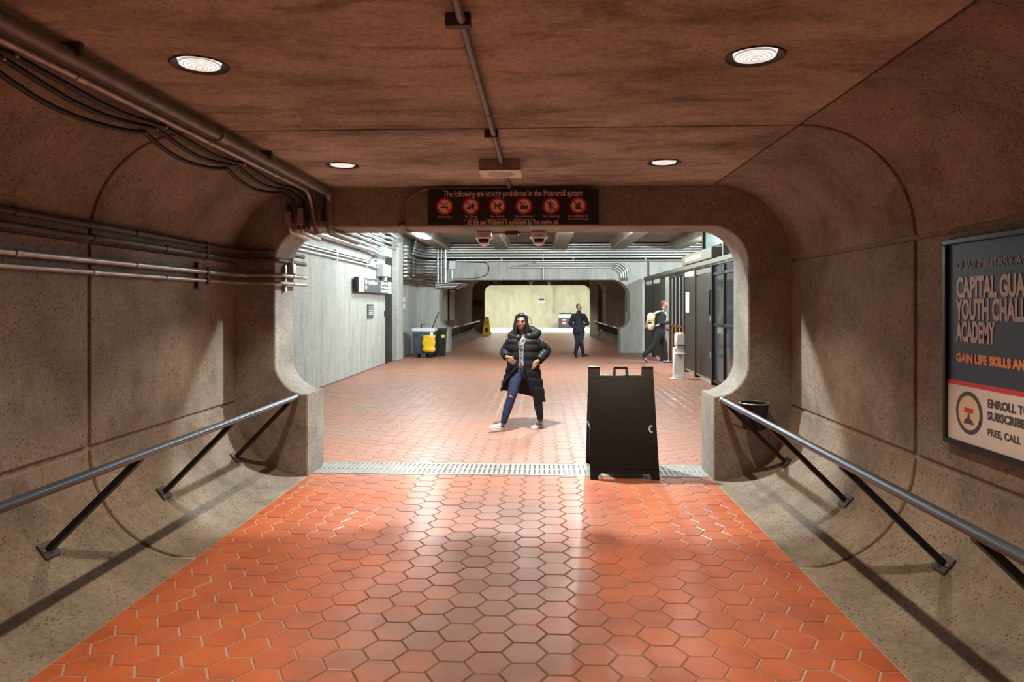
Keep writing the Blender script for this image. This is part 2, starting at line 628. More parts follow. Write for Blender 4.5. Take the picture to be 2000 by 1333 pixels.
def portal(name, key, x0, x1, ztop, ya, yb, mat, cham=0.012):
    b = MB()
    inner = [k[0] for k in key]
    # chamfered edges
    off = [(p[0] + n_[0] * cham, max(p[1] + n_[1] * cham, 0.0)) for p, n_ in key]
    outer = [(x0, 0.0), (x0, ztop), (x1, ztop), (x1, 0.0)]
    for y in (ya, yb):
        poly = outer + off[::-1]
        b.add([(p[0], y, p[1]) for p in poly], [tuple(range(len(poly)))])
    b.loft([[(p[0], ya, p[1]) for p in off], [(p[0], ya + cham, p[1]) for p in inner],
            [(p[0], yb - cham, p[1]) for p in inner], [(p[0], yb, p[1]) for p in off]], caps=False, closed=False)
    for (p, q) in zip(outer[:-1], outer[1:]):
        b.add([(p[0], ya, p[1]), (q[0], ya, q[1]), (q[0], yb, q[1]), (p[0], yb, p[1])], [(0, 1, 2, 3)])
    return struct(b.build(name, mat, angle=30))


KEY1 = keyhole(-2.26, 1.62, 0.32, 0.79, 2.40, 0.36, 0.33)
portal('wall_near_opening', KEY1, -4.75, 7.2, 4.2, YP, YB, 'conc_portal')

# ------------------------------------------------------------------ hall shell
HX0, HX1, HZ = -4.4, 6.6, 3.85
Y2A, Y2B = 24.2, 25.1
b = MB(); b.box((HX0 - 0.15, (YB + 19.3) / 2, 2.1), (0.3, 19.3 - YB, 4.2), bev=0.03)
wall_hall = struct(b.build('wall_hall_left', 'conc_hall', angle=30))
b = MB(); b.box((HX0 - 0.15, (21.05 + Y2A) / 2, 2.1), (0.3, Y2A - 21.05, 4.2), bev=0.03)
struct(b.build('wall_hall_left_beyond', 'conc_hall', angle=30))
b = MB(); b.box((HX0 - 0.1, 20.68, 2.1), (0.5, 0.74, 4.2), bev=0.02)
struct(b.build('wall_hall_pier', 'conc_hall', angle=30))
b = MB(); b.box((HX0 - 0.07, 19.8, 1.92), (0.1, 1.0, 3.84))
struct(b.build('door_1', 'black_metal'))
b = MB(); b.box((HX1 + 0.15, (YB + Y2B) / 2, 2.1), (0.3, Y2B - YB, 4.2))
struct(b.build('wall_hall_right', 'conc_hall'))
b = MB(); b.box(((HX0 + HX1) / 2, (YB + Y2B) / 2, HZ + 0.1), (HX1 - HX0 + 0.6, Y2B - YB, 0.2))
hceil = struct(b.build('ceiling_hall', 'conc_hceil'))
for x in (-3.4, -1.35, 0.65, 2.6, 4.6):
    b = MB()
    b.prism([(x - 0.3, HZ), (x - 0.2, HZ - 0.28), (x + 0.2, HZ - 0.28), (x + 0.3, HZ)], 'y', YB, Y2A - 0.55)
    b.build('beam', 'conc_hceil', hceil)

KEY2 = keyhole(-3.28, 2.74, 0.33, 0.86, 2.545, 0.62, 0.42)
portal('wall_middle_opening', KEY2, -4.75, 7.2, 3.17, Y2A, Y2B, 'conc_hall')
b = MB(); b.box((1.2, Y2A + 0.75, 3.68), (12, 0.2, 1.02)); struct(b.build('wall_above_beam', 'conc_dark'))  # dark wall added behind the pipes for the dark space above the beam

# corridor beyond
Y3 = 40.0
for side, sgn in (('left', -1), ('right', 1)):
    base, wall, arch = side_profiles(sgn)
    ex = 3.01 - FH
    prof = [(p[0] + sgn * ex, p[1] + (0.315 if p[1] > 1.6 else 0), p[2], p[3]) for p in base + wall + arch]
    b = MB()
    b.loft([[(-0.27 + p[0], y, p[1]) for y in (Y2B, Y3)] for p in prof], caps=False, closed=False)
    b.loft([[(-0.27 + p[0] + p[2] * 0.2, y, p[1] + p[3] * 0.2) for y in (Y2B, Y3)] for p in prof], caps=False, closed=False)
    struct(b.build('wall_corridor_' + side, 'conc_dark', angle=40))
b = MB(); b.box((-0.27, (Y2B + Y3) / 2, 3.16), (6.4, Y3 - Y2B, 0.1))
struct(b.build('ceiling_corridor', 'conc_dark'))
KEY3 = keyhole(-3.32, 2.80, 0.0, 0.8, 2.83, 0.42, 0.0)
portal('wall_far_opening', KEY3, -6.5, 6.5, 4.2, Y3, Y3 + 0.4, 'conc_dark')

M['far_wall'] = concrete('far_room_concrete', (0.70, 0.70, 0.58), (0.62, 0.61, 0.49), (0.50, 0.49, 0.39), pits=0.1, stain=0.3, streak=(1.2, 1.2, 0.5), stain_c=(0.75, 0.72, 0.62))
M['far_floor'] = plain('far_room_floor', (0.78, 0.77, 0.72), 0.6)
b = MB(); b.box((0, 52.1, 2.2), (14, 0.2, 4.6)); struct(b.build('wall_far_room', 'far_wall'))
b = MB(); b.box((-6.6, 46.2, 2.2), (0.2, 11.8, 4.6)); struct(b.build('wall_far_room_left', 'far_wall'))
b = MB(); b.box((6.6, 46.2, 2.2), (0.2, 11.8, 4.6)); struct(b.build('wall_far_room_right', 'far_wall'))
b = MB(); b.box((0, 46.2, 4.1), (13.4, 11.8, 0.2)); struct(b.build('ceiling_far_room', 'far_wall'))
b = MB(); b.box((0, 46.25, -0.05), (13.2, 12.3, 0.1)); struct(b.build('floor_far_room', 'far_floor'))

# ------------------------------------------------------------------ floor
HS = 0.111
TR = HS - 0.0042
X0, Y0 = -0.083, 3.473
b = MB()
b.box((0.9, 10, -0.0538), (12.4, 29.0, 0.1))
b.box((-0.27, 32.2, -0.0538), (6.5, 15.6, 0.1))
floor = struct(b.build('floor', 'grout'))


def clip(poly, axis, lim, keep_greater):
    out = []
    n = len(poly)
    for i in range(n):
        p, q = poly[i], poly[(i + 1) % n]
        ip = (p[axis] >= lim) == keep_greater
        iq = (q[axis] >= lim) == keep_greater
        if ip:
            out.append(p)
        if ip != iq:
            t_ = (lim - p[axis]) / (q[axis] - p[axis])
            out.append((p[0] + (q[0] - p[0]) * t_, p[1] + (q[1] - p[1]) * t_))
    return out


def hexes(xa, xb, ya, yb):
    ks = range(int((xa - X0) / (1.5 * HS)) - 2, int((xb - X0) / (1.5 * HS)) + 3)
    rh = math.sqrt(3) * HS
    for k in ks:
        cx_ = X0 + k * 1.5 * HS
        oy = 0.5 * rh if k % 2 else 0.0
        for j in range(int((ya - Y0) / rh) - 2, int((yb - Y0) / rh) + 3):
            cy_ = Y0 + j * rh + oy
            poly = [(cx_ + TR * math.cos(R(60 * q)), cy_ + TR * math.sin(R(60 * q))) for q in range(6)]
            for ax, lim, gr in ((0, xa, True), (0, xb, False), (1, ya, True), (1, yb, False)):
                if poly:
                    poly = clip(poly, ax, lim, gr)
            if len(poly) >= 3:
                area = abs(sum(poly[i][0] * poly[(i + 1) % len(poly)][1] - poly[(i + 1) % len(poly)][0] * poly[i][1] for i in range(len(poly)))) / 2
                if area > 0.0006:
                    yield (cx_, cy_), poly, area


def tile_geo(b, c, poly, z=0.0, h=0.006, bev=0.004):
    n = len(poly)
    mx = sum(p[0] for p in poly) / n
    my = sum(p[1] for p in poly) / n
    top = [(p[0] + (mx - p[0]) * 0.045, p[1] + (my - p[1]) * 0.045, z) for p in poly]
    ed = [(p[0], p[1], z - bev * 0.6) for p in poly]
    bt = [(p[0], p[1], z - h - 0.004) for p in poly]
    o = len(b.v)
    b.v += top + ed + bt
    b.f.append(tuple(o + i for i in range(n)))
    for r_ in (0, 1):
        for i in range(n):
            b.f.append((o + r_ * n + i, o + (r_ + 1) * n + i, o + (r_ + 1) * n + (i + 1) % n, o + r_ * n + (i + 1) % n))


tn = list(hexes(CX - FH + 0.004, CX + FH - 0.004, -4.2, 6.70))
vis = [t_ for t_ in tn if t_[0][1] > 2.75]
vis.sort(key=lambda t_: t_[0][1] + 0.0)
vis = sorted(vis, key=lambda t_: -(t_[2] / t_[0][1] ** 3) if t_[0][1] > 2.95 else 0)
single = vis[:300]
sid = {id(t_) for t_ in single}
full = {}
for c, poly, area in single:
    jz = random.uniform(-0.0012, 0.0012)
    if len(poly) == 6 and area > 0.0285:
        if 'm' not in full:
            bb = MB()
            tile_geo(bb, (0, 0), [(p[0] - c[0], p[1] - c[1]) for p in poly])
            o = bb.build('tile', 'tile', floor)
            full['m'] = o.data
        else:
            o = bpy.data.objects.new('tile', full['m'])
            COL.objects.link(o)
            o.parent = floor
        o.location = (c[0], c[1], jz)
        o.rotation_euler = (random.gauss(0, 0.003), random.gauss(0, 0.003), 0)
    else:
        bb = MB()
        tile_geo(bb, c, poly)
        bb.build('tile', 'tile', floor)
fb = MB()
for t_ in tn:
    if id(t_) not in sid:
        tile_geo(fb, t_[0], t_[1], random.uniform(-0.001, 0.001))
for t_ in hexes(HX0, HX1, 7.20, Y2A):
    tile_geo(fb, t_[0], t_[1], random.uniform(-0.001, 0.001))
for t_ in hexes(-3.28, 2.74, Y2A, Y3):
    tile_geo(fb, t_[0], t_[1], 0.0)


def raw_build(b, name, mat, parent=None):
    me = bpy.data.meshes.new(name)
    me.from_pydata(b.v, [], b.f)
    o = bpy.data.objects.new(name, me)
    COL.objects.link(o)
    me.materials.append(M[mat])
    o.parent = parent
    return o


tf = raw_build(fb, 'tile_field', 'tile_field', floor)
tf['kind'] = 'stuff'

# ------------------------------------------------------------------ downlights
def downlight(x, y, label):
    e = empty('ceiling_light', (x, y, CZ))
    tag(e, label, 'light', 'recessed downlights in the passage ceiling')
    b = MB()
    b.lathe([(0.124, 0.19), (0.124, 0.002), (0.127, 0.0), (0.133, -0.004), (0.130, -0.007), (0.122, -0.004), (0.117, 0.010), (0.104, 0.020), (0.097, 0.022)], 40, caps=False)
    b.build('housing', 'lamp_ring', e, smooth=True).location = (0, 0, 0)
    b = MB()
    b.lathe([(0.098, 0.020), (0.094, 0.006), (0.06, -0.004), (0.002, -0.010)], 40, caps=False)
    b.build('lens', 'lamp', e, smooth=True).location = (0, 0, 0)
    for k in range(5):
        r0 = 0.092 - k * 0.018
        z = 0.004 - 0.0035 * k
        b = MB(); b.lathe([(r0, z + 0.004), (r0, z - 0.007), (r0 - 0.004, z - 0.007), (r0 - 0.004, z + 0.004)], 40, caps=False)
        b.build('rib', 'lamp_rib', e).location = (0, 0, 0)
    spot_light('downlight_bulb', (0, 0, -0.02), E_DOWN, (1.0, 0.82, 0.60), 98, 0.4, 0.03, e)


for x, nx in zip(LX, ('left', 'right')):
    for y, ny in zip(LY, (None, None, 'nearer the viewer, large ribbed lens', 'nearer the opening, smaller and by the prohibition sign')):
        if ny:
            downlight(x, y, 'recessed round ceiling light on the %s, %s' % (nx, ny))
        else:
            downlight(x, y, 'recessed round ceiling light in the %s row %s behind the viewpoint' % (nx, 'just' if y > 0 else 'farther'))


def fillet(pts, rad=0.08, n=5):
    pts = [Vector(p) for p in pts]
    out = [pts[0]]
    for i in range(1, len(pts) - 1):
        a, p, c = pts[i - 1], pts[i], pts[i + 1]
        d1, d2 = (a - p), (c - p)
        r_ = min(rad, d1.length * 0.45, d2.length * 0.45)
        q1, q2 = p + d1.normalized() * r_, p + d2.normalized() * r_
        for k in range(n + 1):
            t_ = k / n
            out.append(q1 * (1 - t_) ** 2 + p * 2 * t_ * (1 - t_) + q2 * t_ ** 2)
    out.append(pts[-1])
    return out


def conduit(pts, r, mat, label, group=None, name='conduit', rad=0.1, seg=10, cat='pipe', couplings=(), clamps=(), kids='conduit_dk'):
    b = MB()
    b.tube(fillet(pts, rad), r, seg)
    o = b.build(name, mat, smooth=True, angle=50)
    tag(o, label, cat, group)
    for p, d in couplings:
        p, d = Vector(p), Vector(d).normalized()
        c = MB(); c.tube([p - d * r * 1.6, p + d * r * 1.6], r * 1.22, seg)
        c.build('coupling', mat, o, angle=50)
    for p, s_ in clamps:
        c = MB(); c.box(p, s_, bev=0.003)
        c.build('clamp', kids, o)
    return o


def text_geo(txt, size, align='CENTER', bold=0.0, shear=0.0, space=1.0):
    cu = bpy.data.curves.new('t', 'FONT')
    cu.body = txt
    cu.size = size
    cu.align_x = align
    cu.align_y = 'CENTER'
    cu.offset = bold
    cu.shear = shear
    cu.space_character = space
    cu.resolution_u = 3
    cu.extrude = 0.0008
    o = bpy.data.objects.new('t', cu)
    COL.objects.link(o)
    dg = bpy.context.evaluated_depsgraph_get()
    me = bpy.data.meshes.new_from_object(o.evaluated_get(dg))
    bpy.data.objects.remove(o)
    bpy.data.curves.remove(cu)
    return me


def text(txt, size, mtx, mat, parent, align='CENTER', bold=0.0, shear=0.0, width=None, name='lettering', space=1.0):
    me = text_geo(txt, size, align, bold, shear, space)
    if width:
        xs = [v.co.x for v in me.vertices]
        k = width / (max(xs) - min(xs))
        me.transform(Matrix.Diagonal((k, 1, 1, 1)))
    me.name = name
    me.transform(mtx)
    me.materials.append(M[mat])
    o = bpy.data.objects.new(name, me)
    COL.objects.link(o)
    o.parent = parent
    o.location = tuple(-x for x in parent.location)
    if parent.parent is not None:
        o.location = (0, 0, 0) if parent.location.length > 0 else o.location
    return o


def face_cam(p):
    """text matrix: reads from the passage side (faces -Y)"""
    return Matrix.Translation(p) @ Matrix(((1, 0, 0, 0), (0, 0, -1, 0), (0, 1, 0, 0), (0, 0, 0, 1)))


def face_px(p):
    """on a left wall, faces +X, reads along +Y"""
    return Matrix.Translation(p) @ Matrix(((0, 0, 1, 0), (1, 0, 0, 0), (0, 1, 0, 0), (0, 0, 0, 1)))


def face_nx(p):
    """on a right wall, faces -X, reads along -Y"""
    return Matrix.Translation(p) @ Matrix(((0, 0, -1, 0), (-1, 0, 0, 0), (0, 1, 0, 0), (0, 0, 0, 1)))


# more materials
M['sign_black'] = plain('sign_black', (0.018, 0.014, 0.013), 0.5)
M['sign_brown'] = plain('sign_dark_brown', (0.03, 0.018, 0.014), 0.5)
M['sign_white'] = plain('sign_white', (0.75, 0.72, 0.70), 0.6)
M['sign_red'] = plain('sign_red', (0.62, 0.02, 0.025), 0.5)
M['sign_grey'] = plain('sign_grey', (0.085, 0.09, 0.10), 0.6)
M['poster_navy'] = plain('poster_navy', (0.020, 0.028, 0.062), 0.5)
M['poster_white'] = plain('poster_white', (0.70, 0.64, 0.62), 0.4)
M['poster_orange'] = plain('poster_orange', (0.75, 0.27, 0.05), 0.4)
M['poster_cream'] = plain('poster_cream', (0.70, 0.56, 0.38), 0.4)
M['ink'] = plain('dark_ink', (0.05, 0.045, 0.05), 0.5)
M['white_gloss'] = plain('white_gloss', (0.85, 0.85, 0.83), 0.25)
M['dome_glass'] = plain('smoked_dome', (0.015, 0.012, 0.01), 0.08)
M['panel_dark'] = plain('dark_bronze_panel', (0.034, 0.029, 0.024), 0.5, 0.1, noise=0.12, nscale=3)
M['frame_bronze'] = plain('bronze_frame', (0.035, 0.029, 0.025), 0.4, 0.4)
M['olive_metal'] = plain('olive_box_metal', (0.15, 0.14, 0.105), 0.6, 0.2)
M['glass'] = plain('booth_glass', (0.55, 0.72, 0.70), 0.06, spec=0.6, trans=0.92)
M['glass_dark'] = plain('dark_booth_glass', (0.12, 0.15, 0.16), 0.08, spec=0.7, trans=0.6)
M['teal'] = plain('lit_pane', (0.55, 0.80, 0.72), 0.2, emit=(0.65, 0.95, 0.85), estr=0.7)
M['grey_box'] = plain('grey_enamel', (0.42, 0.46, 0.48), 0.4, 0.2)
M['bin_blue'] = plain('blue_grey_plastic', (0.060, 0.088, 0.125), 0.45)
M['bag_white'] = plain('clear_bag', (0.72, 0.78, 0.84), 0.3)
M['yellow'] = plain('yellow_plastic', (0.85, 0.50, 0.02), 0.4, bump=0.25, nscale=30)
M['yellow_sign'] = plain('yellow_sign_plastic', (0.88, 0.60, 0.03), 0.35)
M['orange'] = plain('orange_plastic', (0.85, 0.20, 0.02), 0.45)
M['brown_metal'] = plain('brown_metal', (0.11, 0.06, 0.035), 0.5, 0.2)

# ------------------------------------------------------------------ drain grate
g0, g1 = 6.712, 7.19
gr = empty('floor_grate', (CX, (g0 + g1) / 2, 0))
tag(gr, 'long slotted grey metal drain grate set in the floor across the opening', 'grate')
gx = -2.255
ng = 6
gw = (1.615 - gx) / ng
for k in range(ng):
    xa, xb = gx + k * gw + 0.004, gx + (k + 1) * gw - 0.004
    b = MB()
    for ya, yb in ((g0, g0 + 0.05), (g0 + 0.215, g0 + 0.263), (g1 - 0.05, g1)):
        b.box(((xa + xb) / 2, (ya + yb) / 2, -0.006), (xb - xa, yb - ya, 0.016))
    nb = 13
    st = (xb - xa) / nb
    for j in range(nb):
        xc = xa + (j + 0.5) * st
        for ya, yb in ((g0 + 0.05, g0 + 0.215), (g0 + 0.263, g1 - 0.05)):
            b.box((xc, (ya + yb) / 2, -0.006), (st - 0.017, yb - ya, 0.016))
    b.build('grate_section', 'grate', gr)
b = MB(); b.box((CX, (g0 + g1) / 2, -0.0045 - 0.012), (3.86, g1 - g0, 0.003)); b.build('channel', 'void_shade', gr)  # black sheet below the slots, channel shade put into its colour
b = MB(); b.box((CX, g0 - 0.008, -0.002), (3.86, 0.014, 0.006)); b.build('frame', 'black_metal', gr)

# ------------------------------------------------------------------ handrails
def handrail(sgn, x, label):
    e = empty('handrail', (x, 3.8, 0))
    tag(e, label, 'handrail')
    zc = 0.772
    b = MB()
    b.tube(fillet([(x, 0.6, zc), (x, 6.50, zc), (x + sgn * 0.02, 6.575, zc)], 0.03), 0.0255, 16)
    b.build('rail', 'rail', e, smooth=True, angle=50)
    cxx = CX + sgn * FH
    for k in range(5):
        yf = 1.40 + 1.205 * k
        fx, fz = cxx + sgn * 0.545, RR - math.sqrt(RR ** 2 - 0.545 ** 2)
        foot = Vector((fx, yf, fz))
        top = Vector((x + sgn * 0.006, yf + 0.15, zc - 0.02))
        d = (top - foot)
        L = d.length
        d.normalize()
        yv = Vector((0, 1, 0))
        yv = (yv - d * yv.dot(d)).normalized()
        xv = yv.cross(d)
        m3 = Matrix((xv, yv, d)).transposed()
        b = MB()
        b.box(foot + d * (L / 2 + 0.01), (0.034, 0.062, L - 0.02), rot=m3, bev=0.003)
        p = b.build('post', 'black_metal', e)
        # plate square to the curve
        nrm = Vector((-(foot.x - cxx), 0, RR - foot.z)).normalized()
        tv = yv.cross(nrm).normalized()
        y2 = nrm.cross(tv)
        mp = Matrix((tv, y2, nrm)).transposed()
        b = MB()
        b.box(foot + nrm * 0.010, (0.10, 0.115, 0.012), rot=mp, bev=0.002)
        pl = b.build('base_plate', 'conduit_dk', e)
        for q in (-1, 1):
            c = MB()
            c.tube([foot + nrm * 0.014 + y2 * 0.045 * q, foot + nrm * 0.026 + y2 * 0.045 * q], 0.009, 8)
            c.build('bolt', 'steel', pl).location = (0, 0, 0)
    return e


handrail(-1, -2.345, 'blue-grey steel handrail on black slanting posts along the left curved wall')
hr_r = handrail(1, 1.675, 'blue-grey steel handrail on black slanting posts along the right curved wall')

# ------------------------------------------------------------------ conduits of the passage
G1 = 'conduits and cables overhead along the left of the passage'
conduit([(-2.03, -2, 2.722), (-2.03, 6.46, 2.722), (-2.03, 6.53, 2.66), (-2.03, 6.53, 2.42), (-2.03, 6.60, 2.355), (-2.0, 7.4, 2.34)], 0.036, 'conduit_mid',
        'thick brown-grey conduit nearest the ceiling, rightmost of the overhead run', G1, couplings=[((-2.03, 4.3, 2.722), (0, 1, 0)), ((-2.03, 2.2, 2.722), (0, 1, 0))],
        clamps=[((-2.03, y, 2.755), (0.10, 0.03, 0.07)) for y in (2.9, 5.0)])
conduit([(-2.20, -2, 2.735), (-2.20, 6.40, 2.735), (-2.20, 6.525, 2.62), (-2.17, 6.525, 2.45), (-2.15, 6.525, 2.33)], 0.020, 'conduit',
        'bright slim conduit in the overhead run, bending down over the opening', G1, couplings=[((-2.20, 3.2, 2.735), (0, 1, 0)), ((-2.20, 4.5, 2.735), (0, 1, 0)), ((-2.20, 5.6, 2.735), (0, 1, 0))])
conduit([(-2.155, -2, 2.745), (-2.155, 6.42, 2.745), (-2.155, 6.50, 2.66), (-2.155, 6.53, 2.44)], 0.012, 'conduit_dk',
        'thin dark conduit lying beside the bright slim one overhead', G1)
conduit([(-2.10, -2, 2.76), (-2.10, 6.45, 2.76), (-2.10, 6.545, 2.68), (-2.10, 6.545, 2.46)], 0.016, 'conduit_dk',
        'dark conduit tucked between the thick pipe and the bright slim one overhead', G1)


def sag(x, z, y0, y1, ties, dip, ph=0.0):
    pts = []
    ys = sorted([y0] + list(ties) + [y1])
    for a, c in zip(ys[:-1], ys[1:]):
        for k in range(8):
            u = k / 8
            pts.append((x + 0.012 * math.sin(7 * u + ph), a + (c - a) * u, z - dip * 4 * u * (1 - u)))
    pts.append((x, y1, z))
    return pts


for k, (x, z, dip, lab) in enumerate(((-2.29, 2.735, 0.03, 'upper black cable draped below the overhead conduits'), (-2.35, 2.725, 0.05, 'middle black cable sagging below the overhead conduits'), (-2.42, 2.70, 0.065, 'lowest black cable sagging against the left arch'))):
    b = MB()
    b.tube(sag(x, z, -1.5, 6.3, (0.5, 2.9, 4.1, 5.2), dip, k) + [(x + 0.05, 6.48, 2.66), (x + 0.06 + 0.02 * k, 6.53, 2.50), (x + 0.06 + 0.02 * k, 6.53, 2.38)], 0.015, 8)
    o = b.build('cable', 'cable', smooth=True)
    tag(o, lab, 'cable', G1)
    for y in (0.5, 2.9, 4.1, 5.2):
        c = MB(); c.box((x, y, z + 0.012), (0.05, 0.02, 0.045), bev=0.004); c.build('clip', 'conduit', o)

# junction fittings where the overhead run drops over the opening
for i, (x, z0, z1, lab) in enumerate(((-2.42, 2.41, 2.56, 'left grey-brown cable fitting standing on the opening edge under the cables'), (-2.30, 2.40, 2.60, 'taller grey-brown cable fitting on the opening edge beside the bent conduit'))):
    e = empty('junction_fitting', (x, 6.53, z0)); tag(e, lab, 'fitting')
    b = MB(); b.box((x, 6.535, (z0 + z1) / 2), (0.07, 0.075, z1 - z0), bev=0.02); b.build('body', 'conduit_dk', e, angle=40)
    b = MB(); b.box((x, 6.494, (z0 + z1) / 2), (0.055, 0.008, (z1 - z0) * 0.8), bev=0.003); b.build('cover', 'conduit', e)
    b = MB(); b.tube([(x, 6.535, z1 - 0.01), (x, 6.535, z1 + 0.06)], 0.026, 10); b.build('collar', 'cable', e)
    b = MB(); b.tube(fillet([(x, 6.535, z0 + 0.02), (x, 6.56, z0 - 0.045), (x, 7.05, z0 - 0.07)], 0.05), 0.024, 10); b.build('elbow', 'conduit', e, smooth=True)

# conduits on the left wall, bending across the face of the opening and through it
G2 = 'conduits along the left passage wall'
for i, (z, r, mat, xo, xw, lab) in enumerate((
        (2.175, 0.022, 'conduit_dk', -2.62, -2.935, 'topmost conduit on the left wall, dark, just above the wall joint'),
        (2.092, 0.022, 'conduit_dk', -2.60, -2.930, 'second conduit on the left wall, dark, under the topmost'),
        (1.944, 0.020, 'conduit', -2.555, -2.930, 'third conduit on the left wall, pale and bright'),
        (1.868, 0.017, 'conduit', -2.552, -2.932, 'lowest pale conduit on the left wall'))):
    pts = [(xw, -2, z), (xw, 6.44, z), (xw + 0.06, 6.545, z), (xo - 0.02, 6.545, z), (xo + 0.035, 6.60, z), (xo + 0.035, 7.3 + (0 if i > 1 else 0.1), z)]
    conduit(pts, r, mat, lab, G2, rad=0.06,
            couplings=[((xw, y, z), (0, 1, 0)) for y in ((4.42, 5.3) if i % 2 else (3.75, 4.9))] + [((xo + 0.035, 6.92, z), (0, 1, 0))],
            clamps=[((xw + 0.012, 5.92, z), (0.03, 0.02, 0.06))])
b = MB(); b.box((-2.952, 5.82, 1.905), (0.028, 0.045, 0.235), bev=0.003)
tag(b.build('strut_bracket', 'conduit_dk'), 'short black strut holding the two pale conduits on the left wall', 'bracket')
e = empty('junction_fitting', (-2.55, 6.78, 1.83)); tag(e, 'grey conduit fittings clamped to the left reveal of the opening', 'fitting')
b = MB(); b.box((-2.563, 6.80, 1.92), (0.03, 0.045, 0.27), bev=0.003); b.build('strut', 'conduit', e)
b = MB(); b.box((-2.545, 6.95, 2.02), (0.06, 0.10, 0.11), bev=0.01); b.build('box', 'grey_box', e)
b = MB(); b.tube([(-2.545, 6.95, 2.07), (-2.545, 6.95, 2.13)], 0.018, 10); b.build('collar', 'grey_box', e)

# ceiling conduit and loudspeaker box
conduit([(-0.31, -2, CZ - 0.03), (-0.31, 5.36, CZ - 0.03)], 0.0175, 'conduit_mid', 'straight grey-brown conduit down the middle of the passage ceiling',
        couplings=[((-0.31, 4.0, CZ - 0.03), (0, 1, 0))], clamps=[((-0.325, 2.68, CZ - 0.026), (0.10, 0.035, 0.05)), ((-0.325, 4.46, CZ - 0.026), (0.09, 0.03, 0.05))])
e = empty('ceiling_speaker', (-0.325, 5.50, CZ)); tag(e, 'square beige loudspeaker box on the passage ceiling', 'speaker')
b = MB(); b.box((-0.325, 5.50, 2.745), (0.32, 0.32, 0.082), bev=0.006); b.build('box', 'conduit', e)
b = MB(); b.box((-0.325, 5.50, 2.6995), (0.33, 0.33, 0.009), bev=0.003); b.build('cover_plate', 'beige_plastic', e)
b = MB(); b.lathe([(0.105, 2.697), (0.105, 2.692), (0.095, 2.690), (0.0, 2.690)], 28, (-0.325, 5.50, 0), caps=False); b.build('grille', 'conduit', e)
conduit([(-0.30, 5.62, 2.73), (-0.30, 6.30, 2.745), (-0.30, 6.53, 2.761), (-1.16, 6.53, 2.761), (-1.335, 6.545, 2.60), (-1.335, 6.545, 2.43), (-1.335, 6.70, 2.375), (-1.30, 7.3, 2.36)], 0.0165, 'conduit_mid',
        'grey-brown conduit running left above the prohibition sign and bending down', rad=0.16, couplings=[((-0.75, 6.53, 2.761), (1, 0, 0))], clamps=[((-1.335, 6.56, 2.435), (0.06, 0.04, 0.03))])

# ------------------------------------------------------------------ prohibition sign
sx0, sx1, sz0, sz1 = -1.078, 0.533, 2.405, 2.738
sg = empty('prohibition_sign', ((sx0 + sx1) / 2, 6.52, sz0)); tag(sg, 'wide black sign with six red prohibition symbols above the opening', 'sign')
b = MB(); b.box(((sx0 + sx1) / 2, 6.51, (sz0 + sz1) / 2), (sx1 - sx0, 0.035, sz1 - sz0), bev=0.006); b.build('board', 'sign_black', sg)
for x in (-0.8, 0.25):
    b = MB(); b.box((x, 6.554, 2.60), (0.05, 0.054, 0.2)); b.build('bracket', 'black_metal', sg)
SY = 6.4905
M['sign_text'] = plain('sign_lettering', (0.80, 0.72, 0.68), 0.6)
M['sign_disc'] = plain('sign_disc', (0.90, 0.74, 0.66), 0.6)
text('The following are strictly prohibited in the Metrorail system', 0.085, face_cam((-0.27, SY, 2.702)), 'sign_text', sg, bold=0.0012, width=1.31)
text("It's the law. Violation is punishable by fine and/or jail.", 0.06, face_cam((-0.27, SY, 2.432)), 'sign_text', sg, bold=0.0008, shear=0.12, width=0.86)
caps = (('No Smoking', ''), ('No Eating', 'or Drinking'), ('No Animals', '(except service animals)'), ('No audio/video', '(without earphones)'), ('No Littering', ''), ('No Flammable or', 'Combustible Liquids'))


